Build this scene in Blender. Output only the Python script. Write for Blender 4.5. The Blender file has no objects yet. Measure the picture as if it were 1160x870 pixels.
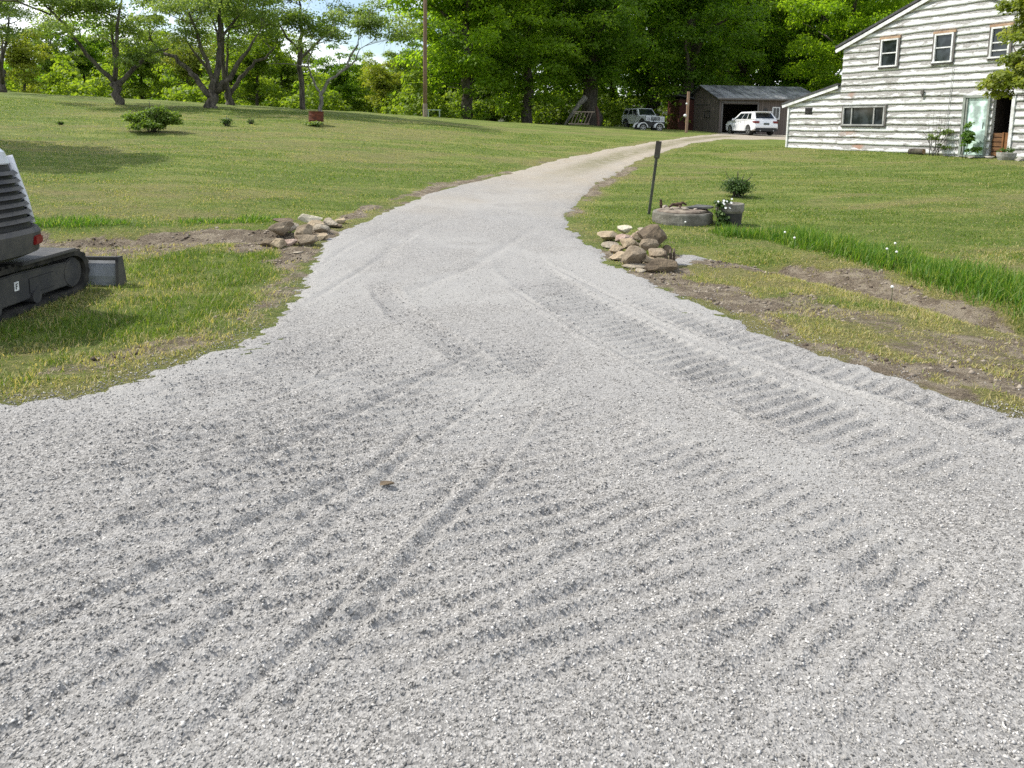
import bpy, bmesh, math, random
import numpy as np
from mathutils import Vector, Matrix, noise as mn
PI=math.pi; R=math.radians
sc=bpy.context.scene; COL=sc.collection
rng=np.random.default_rng(7); random.seed(7)

# ------------------------------------------------------------------ camera
F=830.0; PITCH=R(8); ROLL=R(0.8); PPY=143.2+F*math.tan(PITCH); CAMZ=1.6
cam=bpy.data.cameras.new('camera'); camo=bpy.data.objects.new('camera',cam); COL.objects.link(camo)
cam.sensor_width=36; cam.lens=F/1160*36; cam.shift_y=-(435-PPY)/1160; cam.clip_end=3000; cam.clip_start=.05
CR=Matrix.Rotation(PI/2-PITCH,3,'X')@Matrix.Rotation(ROLL,3,'Z')
camo.matrix_world=Matrix.Translation((0,0,CAMZ))@CR.to_4x4()
sc.camera=camo

# ------------------------------------------------------------------ numpy noise
_tab=np.random.default_rng(3).random((256,256)).astype(np.float64)
def vnoise(x,y):
    xi=np.floor(x).astype(int); yi=np.floor(y).astype(int); fx=x-xi; fy=y-yi
    fx=fx*fx*(3-2*fx); fy=fy*fy*(3-2*fy)
    a=_tab[xi&255,yi&255]; b=_tab[(xi+1)&255,yi&255]; c=_tab[xi&255,(yi+1)&255]; d=_tab[(xi+1)&255,(yi+1)&255]
    return (a*(1-fx)+b*fx)*(1-fy)+(c*(1-fx)+d*fx)*fy
def fbm(x,y,o=4):
    s=0;a=.5;t=0
    for i in range(o):
        s=s+a*vnoise(x*2**i+17.3*i,y*2**i+5.1*i); t+=a; a*=.55
    return s/t
def sstep(a,b,x):
    t=np.clip((x-a)/(b-a),0,1); return t*t*(3-2*t)

# ------------------------------------------------------------------ terrain: heights of the land
TY=[1,8,11,15,20,28,36,42,48,60,80,130,220,420]
TC={-500:[0,0,.3,.8,1.4,2.3,3.3,3.8,3.9,3.6,2.8,2,6,20],
 0:[0,0,.25,.65,1.1,1.95,2.82,3.2,3.2,2.7,1.8,1,6,24],
 350:[0,0,.13,.42,.85,1.58,2.24,2.45,2.42,2.0,1.2,1,6,26],
 480:[0,0,.06,.28,.62,1.27,1.83,2.08,2.12,1.9,1.3,1,6,24],
 600:[0,0,.03,.18,.46,.93,1.38,1.62,1.8,1.85,1.6,1.6,5,16],
 720:[0,0,.02,.13,.36,.74,1.10,1.3,1.47,1.62,1.7,2,5,14],
 850:[0,0,.02,.13,.36,.7,.92,1.0,1.08,1.25,1.4,2,5,14],
 1000:[0,0,.06,.24,.46,.78,.92,1,1.05,1.2,1.3,2,5,14],
 1160:[0,0,.1,.32,.58,.88,1,1.05,1.1,1.2,1.3,2,5,14],
 1700:[0,0,.12,.35,.6,.9,1.1,1.2,1.3,1.4,1.5,2,5,14]}
_ka=np.array([(k-580)/838 for k in TC]); _ly=np.log(np.array(TY,float))
_A=np.linspace(-2.2,2.2,221); _L=np.linspace(0,math.log(420),200)
_rows=np.array([np.interp(_L,_ly,TC[k]) for k in TC])
_T=np.array([[np.interp(a,_ka,_rows[:,j]) for j in range(200)] for a in _A])
def _blur(t,ax,n):
    k=np.hanning(2*n+3)[1:-1]; k/=k.sum()
    p=np.pad(t,[(n,n) if i==ax else (0,0) for i in (0,1)],mode='edge')
    return np.apply_along_axis(lambda v:np.convolve(v,k,'valid'),ax,p)
_T=_blur(_blur(_T,0,3),1,4)
DITCH=[]   # (p, q, radius, depth)
def base_z(X,Y):
    X=np.asarray(X,float); Y=np.asarray(Y,float)
    Yc=np.clip(Y,1,419); a=np.clip(X/np.maximum(Yc,6),-2.19,2.19)
    ia=(a+2.2)/4.4*220; il=np.log(Yc)/math.log(420)*199
    i=np.clip(ia.astype(int),0,219); j=np.clip(il.astype(int),0,198); u=ia-i; v=il-j
    z=(_T[i,j]*(1-u)+_T[i+1,j]*u)*(1-v)+(_T[i,j+1]*(1-u)+_T[i+1,j+1]*u)*v
    return z
def segd(X,Y,p,q):
    px,py=p;qx,qy=q; dx=qx-px;dy=qy-py; t=np.clip(((X-px)*dx+(Y-py)*dy)/(dx*dx+dy*dy+1e-9),0,1)
    return np.hypot(X-px-t*dx,Y-py-t*dy)
def ground_z(X,Y):
    X=np.asarray(X,float); Y=np.asarray(Y,float)
    z=base_z(X,Y)
    for p,q,r,d in DITCH: z=z-d*np.exp(-(segd(X,Y,p,q)/r)**2)
    m=sstep(6,12,Y)
    z=z+(fbm(X*.35,Y*.35,3)-.5)*.16*m
    return z
def ray(px,py):
    c=Vector(((px-580)/F,-(py-PPY)/F,-1)); return (CR@c).normalized()
def U(px,py,raw=False):
    """ground point seen at a place of the photograph (used to survey the land)"""
    d=ray(px,py); t=1.0; f=base_z if raw else ground_z
    while t<500:
        z=CAMZ+d.z*t
        if z<float(f(d.x*t,d.y*t)): break
        t+=.03 if t<15 else .1
    return Vector((d.x*t,d.y*t,float(f(d.x*t,d.y*t))))
def at(px,Y):
    """ground point on the bearing of photo column px at distance Y"""
    x=(px-580)/838*Y
    return Vector((x,Y,float(ground_z(x,Y))))
def project(P):
    v=CR.transposed()@(Vector(P)-Vector((0,0,CAMZ))); return (580+F*v.x/-v.z, PPY-F*v.y/-v.z)
def U2(px,py):
    v=U(px,py,True); return (v.x,v.y)
for a,b,r,d in [((-60,268),(130,270),.4,.13),((130,270),(320,268),.35,.10),((790,285),(900,303),.3,.08),((900,303),(1160,362),.33,.13),((1160,362),(1400,420),.35,.13)]:
    DITCH.append((U2(a[0],a[1]),U2(b[0],b[1]),r,d))

# ------------------------------------------------------------------ object helpers
def link(o,parent=None):
    COL.objects.link(o)
    if parent is not None: o.parent=parent
    return o
def tag(o,label=None,cat=None,group=None,kind=None):
    if label: o['label']=label
    if cat: o['category']=cat
    if group: o['group']=group
    if kind: o['kind']=kind
    return o
def empty(name,loc,rz=0,label=None,cat=None,group=None):
    o=bpy.data.objects.new(name,None); o.empty_display_size=.2; link(o)
    o.location=loc; o.rotation_euler=(0,0,rz); return tag(o,label,cat,group)
def npmesh(name,V,faces,mat=None,parent=None,attrs=None,smooth=False,fattrs=None):
    """faces: list of (N,k) int arrays"""
    me=bpy.data.meshes.new(name); V=np.ascontiguousarray(V,dtype=np.float32)
    if not isinstance(faces,list): faces=[faces]
    me.vertices.add(len(V)); me.vertices.foreach_set('co',V.ravel())
    nl=sum(f.size for f in faces); nf=sum(len(f) for f in faces)
    me.loops.add(nl); me.loops.foreach_set('vertex_index',np.concatenate([f.ravel() for f in faces]).astype(np.int32))
    me.polygons.add(nf); tot=np.concatenate([np.full(len(f),f.shape[1]) for f in faces]).astype(np.int32)
    st=np.concatenate([[0],np.cumsum(tot)[:-1]]).astype(np.int32)
    me.polygons.foreach_set('loop_start',st); me.polygons.foreach_set('loop_total',tot)
    if smooth: me.polygons.foreach_set('use_smooth',np.ones(nf,bool))
    me.update(calc_edges=True)
    for k,v in (attrs or {}).items():
        a=me.attributes.new(k,'FLOAT','POINT'); a.data.foreach_set('value',np.asarray(v,dtype=np.float32))
    for k,v in (fattrs or {}).items():
        a=me.attributes.new(k,'FLOAT','FACE'); a.data.foreach_set('value',np.asarray(v,dtype=np.float32))
    me.validate()
    if mat: me.materials.append(mat)
    o=bpy.data.objects.new(name,me); link(o,parent); return o
def bobj(name,bm,mat,parent=None,smooth=False,bevel=0,loc=None):
    bmesh.ops.recalc_face_normals(bm,faces=bm.faces)
    if bevel:
        bmesh.ops.bevel(bm,geom=[e for e in bm.edges if len(e.link_faces)==2 and e.calc_face_angle(0)>.5],offset=bevel,segments=2,affect='EDGES',clamp_overlap=True)
    me=bpy.data.meshes.new(name); bm.to_mesh(me); bm.free()
    if smooth:
        for p in me.polygons: p.use_smooth=True
    me.materials.append(mat); o=bpy.data.objects.new(name,me); link(o,parent)
    if loc is not None: o.location=loc
    return o
def NB(): return bmesh.new()
def box(bm,c,s,rot=None,taper=None):
    r=bmesh.ops.create_cube(bm,size=1)['verts']
    for v in r:
        if taper and v.co.z>0: v.co.x*=taper[0]; v.co.y*=taper[1]
        v.co=Vector((v.co.x*s[0],v.co.y*s[1],v.co.z*s[2]))
        if rot is not None: v.co=rot@v.co
        v.co+=Vector(c)
    return r
def cyl(bm,a,b,r0,r1=None,n=16,cap=True):
    a=Vector(a);b=Vector(b);r1=r0 if r1 is None else r1;d=b-a;L=d.length
    q=d.to_track_quat('Z','Y').to_matrix()
    r=bmesh.ops.create_cone(bm,cap_ends=cap,segments=n,radius1=r0,radius2=r1,depth=L)['verts']
    for v in r: v.co=q@v.co+(a+b)/2
    return r
def prism(bm,prof,y0,y1,inset=0):
    """side profile (x,z) spread from y0 to y1"""
    A=[bm.verts.new((x,y0,z)) for x,z in prof]; B=[bm.verts.new((x,y1,z)) for x,z in prof]
    n=len(prof); bm.faces.new(A[::-1]); bm.faces.new(B)
    for i in range(n): bm.faces.new((A[i],A[(i+1)%n],B[(i+1)%n],B[i]))
def tube(bm,pts,rad,n=6):
    pts=[Vector(p) for p in pts]; rings=[]; u=None
    for i,p in enumerate(pts):
        d=(pts[min(i+1,len(pts)-1)]-pts[max(i-1,0)]).normalized()
        if u is None: u=d.orthogonal()
        u=(u-d*u.dot(d)); u=u.normalized() if u.length>1e-6 else d.orthogonal().normalized(); w_=d.cross(u)
        rings.append([bm.verts.new(p+u*math.cos(2*PI*k/n)*rad[i]+w_*math.sin(2*PI*k/n)*rad[i]) for k in range(n)])
    for a,b in zip(rings,rings[1:]):
        for k in range(n): bm.faces.new((a[k],a[(k+1)%n],b[(k+1)%n],b[k]))
    bm.faces.new(rings[0][::-1]); bm.faces.new(rings[-1])
def lathe(bm,prof,n=32,c=(0,0,0)):
    rings=[[bm.verts.new((c[0]+r*math.cos(2*PI*k/n),c[1]+r*math.sin(2*PI*k/n),c[2]+z)) for k in range(n)] for r,z in prof]
    for a,b in zip(rings,rings[1:]):
        for k in range(n): bm.faces.new((a[k],a[(k+1)%n],b[(k+1)%n],b[k]))
    bm.faces.new(rings[0][::-1]); bm.faces.new(rings[-1])
def copy_thing(o,loc,rz,scale=None,label=None,group=None):
    r=o.copy(); COL.objects.link(r); r.location=loc; r.rotation_euler=(0,0,rz)
    if scale is not None: r.scale=(scale,)*3 if not hasattr(scale,'__len__') else scale
    if label: r['label']=label
    if group: r['group']=group
    for ch in list(o.children):
        c=ch.copy(); COL.objects.link(c); c.parent=r
        for g in ch.children:
            d=g.copy(); COL.objects.link(d); d.parent=c
    return r

# ------------------------------------------------------------------ materials
class N:
    def __init__(s,name):
        s.m=bpy.data.materials.new(name); s.m.use_nodes=True; s.t=s.m.node_tree; s.n=s.t.nodes; s.l=s.t.links
        s.b=s.n['Principled BSDF']; s.o=s.n['Material Output']; s.b.inputs['Specular IOR Level'].default_value=.3
    def put(s,inp,v):
        if isinstance(v,bpy.types.NodeSocket): s.l.new(v,inp)
        elif isinstance(v,(tuple,list)) and len(v)==3 and inp.type=='RGBA': inp.default_value=(*v,1)
        else: inp.default_value=v
    def co(s,kind='Object'): return s.n.new('ShaderNodeTexCoord').outputs[kind]
    def pos(s): return s.n.new('ShaderNodeNewGeometry').outputs['Position']
    def map(s,v,scale=(1,1,1),rot=(0,0,0)):
        m=s.n.new('ShaderNodeMapping'); s.l.new(v,m.inputs[0]); m.inputs['Scale'].default_value=scale; m.inputs['Rotation'].default_value=rot; return m.outputs[0]
    def noise(s,v,scale,detail=4,rough=.55,dist=0):
        n=s.n.new('ShaderNodeTexNoise'); s.l.new(v,n.inputs['Vector']); n.inputs['Scale'].default_value=scale; n.inputs['Detail'].default_value=detail; n.inputs['Roughness'].default_value=rough; n.inputs['Distortion'].default_value=dist; return n.outputs['Fac']
    def vor(s,v,scale,out='Distance'):
        n=s.n.new('ShaderNodeTexVoronoi'); s.l.new(v,n.inputs['Vector']); n.inputs['Scale'].default_value=scale; return n.outputs[out]
    def ramp(s,v,a,b,ca=0.0,cb=1.0):
        n=s.n.new('ShaderNodeMapRange'); n.interpolation_type='SMOOTHSTEP'; s.put(n.inputs[0],v)
        for i,x in enumerate((a,b,ca,cb)): n.inputs[i+1].default_value=x
        return n.outputs[0]
    def math(s,op,a,b=0.0):
        n=s.n.new('ShaderNodeMath'); n.operation=op; s.put(n.inputs[0],a); s.put(n.inputs[1],b); return n.outputs[0]
    def mix(s,f,a,b,mode='MIX'):
        n=s.n.new('ShaderNodeMix'); n.data_type='RGBA'; n.blend_type=mode; s.put(n.inputs[0],f); s.put(n.inputs[6],a); s.put(n.inputs[7],b); return n.outputs[2]
    def attr(s,name):
        n=s.n.new('ShaderNodeAttribute'); n.attribute_name=name; return n.outputs['Fac']
    def bump(s,h,dist=.01,strength=1.0,prev=None):
        n=s.n.new('ShaderNodeBump'); n.inputs['Distance'].default_value=dist; n.inputs['Strength'].default_value=strength; s.put(n.inputs['Height'],h)
        if prev is not None: s.l.new(prev,n.inputs['Normal'])
        return n.outputs[0]
    def fin(s,color,rough=.8,normal=None,metal=0.0):
        s.put(s.b.inputs['Base Color'],color); s.put(s.b.inputs['Roughness'],rough); s.put(s.b.inputs['Metallic'],metal)
        if normal is not None: s.l.new(normal,s.b.inputs['Normal'])
        return s.m
def basic(name,c1,c2=None,scale=4,rough=.7,bump=.0,bscale=30,metal=0.0,stretch=(1,1,1)):
    m=N(name); v=m.map(m.co(),stretch); c2=c2 or tuple(x*.75 for x in c1)
    n1=m.noise(v,scale,5,.65); col=m.mix(m.ramp(n1,.35,.65),c1,c2)
    nr=m.bump(m.noise(v,bscale,5,.6),bump,1) if bump else None
    return m.fin(col,rough,nr,metal)
def leafmat(name,c1,c2,c3,trans=.45):
    m=N(name); t=m.attr('tint'); col=m.mix(m.ramp(t,0,.6),c1,c2); col=m.mix(m.ramp(t,.6,1),col,c3)
    m.fin(col,.55); m.b.inputs['Specular IOR Level'].default_value=.35
    tr=m.n.new('ShaderNodeBsdfTranslucent'); tc=m.mix(.6,col,(1.0,1.0,.35),'MULTIPLY'); g=m.mix(1.0,tc,(2.1,2.1,1.5),'MULTIPLY'); m.l.new(g,tr.inputs[0])
    mx=m.n.new('ShaderNodeMixShader'); mx.inputs[0].default_value=trans
    m.l.new(m.b.outputs[0],mx.inputs[1]); m.l.new(tr.outputs[0],mx.inputs[2]); m.l.new(mx.outputs[0],m.o.inputs[0]); return m.m
# ------------------------------------------------------------------ sky, sun
w=bpy.data.worlds.new('World'); sc.world=w; w.use_nodes=True; wn=w.node_tree.nodes; wl=w.node_tree.links
SUN=Vector((-.97,.20,0)).normalized()*math.cos(R(50)); SUN.z=math.sin(R(50))
sky=wn.new('ShaderNodeTexSky'); sky.sky_type='NISHITA'; sky.sun_disc=False; sky.sun_elevation=R(50); sky.sun_rotation=math.atan2(SUN.x,SUN.y); sky.air_density=1.0; sky.dust_density=.8
tc=wn.new('ShaderNodeTexCoord'); mp=wn.new('ShaderNodeMapping'); mp.inputs['Scale'].default_value=(1,1,2.6); wl.new(tc.outputs['Generated'],mp.inputs[0])
nz=wn.new('ShaderNodeTexNoise'); nz.inputs['Scale'].default_value=3.2; nz.inputs['Detail'].default_value=7; nz.inputs['Roughness'].default_value=.58; wl.new(mp.outputs[0],nz.inputs['Vector'])
mr=wn.new('ShaderNodeMapRange'); mr.interpolation_type='SMOOTHSTEP'; mr.inputs[1].default_value=.42; mr.inputs[2].default_value=.6; wl.new(nz.outputs['Fac'],mr.inputs[0])
mx=wn.new('ShaderNodeMix'); mx.data_type='RGBA'; wl.new(mr.outputs[0],mx.inputs[0]); wl.new(sky.outputs[0],mx.inputs[6]); mx.inputs[7].default_value=(9.5,9.8,10.2,1)
bg=wn['Background']; bg.inputs[1].default_value=.15; wl.new(mx.outputs[2],bg.inputs[0])
sl=bpy.data.lights.new('sun','SUN'); sl.energy=4.7; sl.angle=R(.53); sl.color=(1,.955,.88); so=bpy.data.objects.new('sun',sl); link(so); so.rotation_euler=SUN.to_track_quat('Z','Y').to_euler(); so.location=(0,0,30)
sc.view_settings.view_transform='Standard'; sc.view_settings.look='None'; sc.view_settings.exposure=.25; sc.view_settings.gamma=1
sc.render.engine='CYCLES'; sc.cycles.use_denoising=False; sc.cycles.max_bounces=8; sc.cycles.diffuse_bounces=6; sc.cycles.transmission_bounces=3; sc.cycles.transparent_max_bounces=4; sc.cycles.sample_clamp_indirect=4
sc.cycles.use_adaptive_sampling=True

# ------------------------------------------------------------------ driveway outline (surveyed), dirt and dryness of the ground
LE=[(-900,760),(-500,560),(-200,492),(0,452),(90,436),(180,413),(250,390),(292,368),(318,335),(338,300),(350,282),(378,256),(430,236),(475,220),(520,209),(560,199),(600,188),(650,176),(700,166),(745,159.5),(780,155),(815,151.5)]
RE=[(905,157.5),(880,158),(840,158.5),(800,161),(765,169),(735,180),(705,196),(675,214),(656,234),(652,250),(668,268),(705,298),(752,324),(800,345),(860,371),(930,395),(1000,417),(1080,441),(1160,468),(1400,545),(1900,760)]
LW=[U2(*p) for p in LE]; RW=[U2(*p) for p in RE]
gar=[(16.3,58.5),(26.,60.0),(26.,54.)]
POLY=np.array(LW+gar+RW+[(25,-12),(-25,-12)])
SPILL=(U2(766,301),U2(788,287))
def polysd(X,Y,P=POLY):
    d=np.full(X.shape,1e9); ins=np.zeros(X.shape,bool); n=len(P)
    for i in range(n):
        p=P[i];q=P[(i+1)%n]; d=np.minimum(d,segd(X,Y,p,q))
        c=((p[1]>Y)!=(q[1]>Y)); 
        xx=(q[0]-p[0])*(Y-p[1])/((q[1]-p[1]) or 1e-9)+p[0]; ins^=(c&(X<xx))
    return np.where(ins,d,-d)
def gsd(X,Y):
    return np.maximum(polysd(X,Y),.27-segd(X,Y,SPILL[0],SPILL[1]))+(fbm(X*2.1,Y*2.1,4)-.5)*.5*np.where(Y>14,.55,np.clip(.4+Y*.02,0,1))+(vnoise(X*11,Y*11)-.5)*.10*(Y<14)+(vnoise(X*27,Y*27)-.5)*.07*(Y<10)
def caps(X,Y,L):
    m=np.zeros(X.shape)
    for a,b,r,s in L: m=np.maximum(m,s*(1-sstep(r*.55,r*1.25,segd(X,Y,a,b))))
    return m
def C(l): return [(U2(*a),U2(*b),r,s) for a,b,r,s in l]
DIRT=C([((-40,272),(120,272),.62,1),((120,272),(230,268),.55,1),((230,266),(335,266),.42,1),((100,292),(170,285),.5,.75),((20,300),(80,292),.4,.6),
 ((770,292),(870,300),.34,1),((870,300),(960,312),.3,.95),((960,314),(1060,340),.26,.95),((1060,340),(1160,358),.24,.75),((1160,360),(1400,420),.3,.9),
 ((760,318),(860,345),.35,.9),((700,290),(760,312),.35,.9),((300,282),(370,262),.35,.8),((690,262),(750,275),.15,.5),((860,345),(900,385),.18,.55),((930,400),(1080,430),.16,.75),((880,338),(1100,392),.30,.55),((1040,395),(1200,430),.25,.6),((60,418),(200,388),.22,.5),((30,330),(160,320),.3,.3),((1080,425),(1200,455),.26,.95),((1160,400),(1300,440),.3,.7),
 ((330,300),(345,285),.16,.9),((300,350),(335,305),.15,.6),((385,245),(420,232),.25,.8),((440,225),(520,205),.18,.6),((0,432),(180,400),.13,.35),((180,400),(290,352),.13,.35),((100,405),(260,370),.2,.25)])
LUSH=C([((820,268),(900,274),.26,1),((900,276),(1000,297),.42,1),((1000,297),(1100,322),.46,1),((1100,322),(1200,345),.5,1),((1200,345),(1400,385),.5,1)])
LUSHL=C([((-40,252),(60,252),.3,.9),((60,252),(300,250),.3,1)])
def fields(X,Y):
    """dirt, dryness and lushness of the ground at world positions"""
    e=(fbm(X*1.7+9,Y*1.7,5)-.5); wX=X+e*.9; wY=Y+(fbm(X*1.7,Y*1.7+40,4)-.5)*.9
    dirt=caps(wX,wY,DIRT); lush=np.maximum(caps(wX,wY,LUSH),.7*caps(wX,wY,LUSHL))
    ed=np.abs(gsd(X,Y)); dirt=np.maximum(dirt,(1-sstep(.02,.30,ed))*1.5*fbm(X*2.3+9,Y*2.3,4)*(Y<22)*sstep(.40,.62,fbm(X*.9+2,Y*.9,3)))
    dirt=dirt*(.55+.9*fbm(X*3+5,Y*3,4)); dirt=np.clip(dirt,0,1)
    # lawn dryness: mowing swathes run with the slope
    s=fbm(X*.10+Y*.05,(Y-.25*X)*.55,4); t=fbm(X*.22+30,Y*.35,4)
    dry=.80*sstep(.43,.64,.30*s+.30*t+.40*fbm(X*.55+Y*.2,(Y-.2*X)*1.5,5))
    r=sstep(1.5,2.3,X)*sstep(9.3,8,Y); l=sstep(-1.5,-2.5,X)*sstep(9.5,8,Y)
    dry=np.clip(dry+1.25*r*fbm(X*1.3,Y*1.3,3)*1.5+.45*l*sstep(.5,.65,fbm(X*1.1+3,Y*1.1,3))+.55*(1-sstep(.0,.55,np.abs(gsd(X,Y)))),0,1)
    # worn brown band across the left lawn
    dry=np.maximum(dry,.9*np.exp(-((Y-13.3-.12*X)/2.0)**2)*sstep(-3,-6,X)*fbm(X*.6,Y*1.6,4)*1.5)
    lushm=lush*(1-dirt)
    return dirt,np.clip(dry*(1-lushm),0,1),lushm

# ------------------------------------------------------------------ gravel relief
def PL(pts):
    q=[U2(*p) for p in pts]; out=[]
    for i in range(len(q)-1):
        p0=q[max(i-1,0)];p1=q[i];p2=q[i+1];p3=q[min(i+2,len(q)-1)]
        for k in range(8):
            t=k/8; out.append(tuple(.5*((2*p1[j])+(-p0[j]+p2[j])*t+(2*p0[j]-5*p1[j]+4*p2[j]-p3[j])*t*t+(-p0[j]+3*p1[j]-3*p2[j]+p3[j])*t**3) for j in (0,1)))
    out.append(q[-1]); return out
TR=[(PL(p),wd,wl_,am,an) for p,wd,wl_,am,an in [
 ([(-260,700),(0,610),(240,520),(400,450),(500,395)],.40,.095,.0075,-.42),
 ([(-260,610),(0,530),(180,470),(320,425),(450,380)],.36,.10,.0070,-.38),
 ([(-300,800),(0,700),(230,590),(420,490),(560,415),(600,380)],.36,.095,.0078,-.45),
 ([(-100,880),(150,735),(350,620),(500,520),(620,430)],.34,.10,.0075,-.40),
 ([(0,480),(150,445),(280,408),(400,370)],.26,.10,.008,-.35),
 ([(300,900),(420,760),(540,630),(640,520),(700,440)],.26,.10,.0085,-.5),
 ([(585,285),(600,312),(690,370),(800,425),(980,505),(1180,590)],.34,.115,.0105,-.55),
 ([(560,560),(680,590),(790,640),(870,700),(930,790),(960,880)],.28,.10,.013,-.75),
 ([(520,900),(600,760),(720,690),(830,650),(1000,640)],.22,.10,.011,-.5),
 ([(700,330),(800,375),(920,415),(1100,475),(1300,545)],.22,.115,.009,-.6),
 ([(640,470),(780,530),(950,610),(1080,710),(1200,860)],.22,.10,.009,-.6),
 ([(430,320),(450,350),(520,400),(600,455)],.15,.09,.010,-.4)]]
FUR=[(PL(p),r,d) for p,r,d in [
 ([(-250,760),(0,662),(200,572),(400,470),(540,402)],.030,.024),([(-200,640),(0,566),(220,487),(400,417)],.026,.018),([(-200,600),(0,528),(200,460),(300,425)],.024,.014),
 ([(-250,860),(0,742),(230,625),(400,540),(480,500)],.028,.020),([(150,800),(350,620),(480,505),(560,445)],.026,.020),([(-200,700),(0,612),(240,515),(430,430)],.022,.012),
 ([(330,800),(470,640),(560,540),(610,470)],.026,.016),([(-100,830),(130,720),(330,600),(470,490)],.024,.016),([(-200,560),(0,500),(150,458),(300,410)],.024,.012),([(200,850),(330,740),(470,600),(560,500)],.024,.014),([(520,420),(420,450),(250,520),(60,600),(-100,670)],.022,.014),([(620,300),(720,350),(860,410),(1000,460),(1160,520)],.03,.012),([(580,330),(680,390),(800,450),(960,530),(1160,630)],.03,.012),([(190,410),(300,372),(420,300),(470,268)],.04,.012),
 ([(0,842),(120,760),(300,655),(420,575)],.024,.014),([(470,330),(540,300),(600,262),(640,235)],.08,.014),([(430,300),(470,262),(560,225),(640,198)],.10,.014),([(300,360),(380,290),(480,240)],.05,.010),([(560,700),(640,640),(760,590)],.03,.012)]]
def relief(X,Y):
    h=(fbm(X*1.1,Y*1.1,3)-.5)*.04+(fbm(X*7,Y*7,3)-.5)*.007
    near=(Y<14)&(Y>-1)
    x=X[near];y=Y[near]; hh=np.zeros(x.shape); wx=(fbm(x*3,y*3,3)-.5)*.035; x=x+wx; y=y+(fbm(x*3+7,y*3,3)-.5)*.035
    wear=sstep(.35,.6,fbm(x*1.4+11,y*1.4+3,3)); fade=1-sstep(9,13,y)
    for k,(pl,wd,wv,am,an) in enumerate(TR):
        best=np.full(x.shape,1e9); S=np.zeros(x.shape); side=np.zeros(x.shape); s0=0
        for p,q in zip(pl,pl[1:]):
            dx=q[0]-p[0];dy=q[1]-p[1];L=math.hypot(dx,dy)+1e-9; t=np.clip(((x-p[0])*dx+(y-p[1])*dy)/(L*L),0,1)
            ex=x-p[0]-t*dx; ey=y-p[1]-t*dy; d=np.hypot(ex,ey); m=d<best
            best=np.where(m,d,best); S=np.where(m,s0+t*L,S); side=np.where(m,(ex*dy-ey*dx)/L,side); s0+=L
        inside=(1-sstep(wd*.8,wd*1.05,best))*sstep(.0,.7,S)*(1-sstep(s0-.7,s0,S))
        ph=(y+x*an)/math.hypot(1,an)/wv*2*PI+.5*np.sin(side/wd*5)+(fbm(x*1.5,y*1.5,2)-.5)*3
        lug=np.sin(ph+.6*np.sin(ph))*am*1.6*(.55+.45*wear)
        edge=np.exp(-((best-wd)/.045)**2)*.012*sstep(0,.7,S)*(1-sstep(s0-.7,s0,S))
        hh=hh*(1-inside*.85)+inside*(lug-.006)+edge*(.3+.7*wear)
    for pl,r,d in FUR:
        best=np.full(x.shape,1e9)
        for p,q in zip(pl,pl[1:]): best=np.minimum(best,segd(x,y,p,q))
        gq=np.exp(-(best/(r*.8))**2); hh=hh*(1-.75*gq)-1.0*d*gq*(.6+.4*wear)*(.85+.25*vnoise(x*.9,y*.9)); hh+=d*.35*np.exp(-((best-2*r)/r)**2)
    hh=np.clip(hh,-.021,.03)
    h[near]+=hh*fade*(.7+.6*fbm(x*2.3+4,y*2.3,3))
    # twin wheel ruts on the far drive
    return h
def grav_z(X,Y,sd=None):
    if sd is None: sd=gsd(X,Y)
    k=sstep(-.12,.25,sd); rl=relief(X,Y)
    return base_z(X,Y)*1.0+(ground_z(X,Y)-base_z(X,Y))*(1-sstep(0,.6,sd)*.7)-.06+.074*k+rl*sstep(0,.5,sd)*np.where(Y>16,.4,1)

# ------------------------------------------------------------------ ground sheet
def axis(segs):
    out=[]
    for a,b,st in segs: out+=list(np.arange(a,b,st))
    out.append(segs[-1][1]); return np.array(out)
xs=axis([(-600,-200,40),(-200,-60,7),(-60,-26,1.),(-26,-9,.25),(-9,9,.09),(9,26,.25),(26,60,1.),(60,200,7),(200,600,40)])
ys=axis([(-300,-20,20),(-20,1,1.),(1,4,.3),(4,12,.09),(12,22,.14),(22,64,.4),(64,130,2),(130,600,15)])
GX,GY=np.meshgrid(xs,ys); gx=GX.ravel(); gy=GY.ravel()
gz=ground_z(gx,gy); dirt,dry,lush=fields(gx,gy)
sdg=gsd(gx,gy); gz=gz-np.where(sdg>.4,.10,0)
gz+= (fbm(gx*7,gy*7,3)-.5)*.05*dirt + (fbm(gx*2.5,gy*2.5,3)-.5)*.03*(gy<30)
gz+= np.where(gy>90,(fbm(gx*.05,gy*.05,3)-.4)*14*sstep(90,160,gy),0)
def quads(nx,ny):
    i=np.arange(nx*ny).reshape(ny,nx); return np.stack([i[:-1,:-1].ravel(),i[:-1,1:].ravel(),i[1:,1:].ravel(),i[1:,:-1].ravel()],1)
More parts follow.
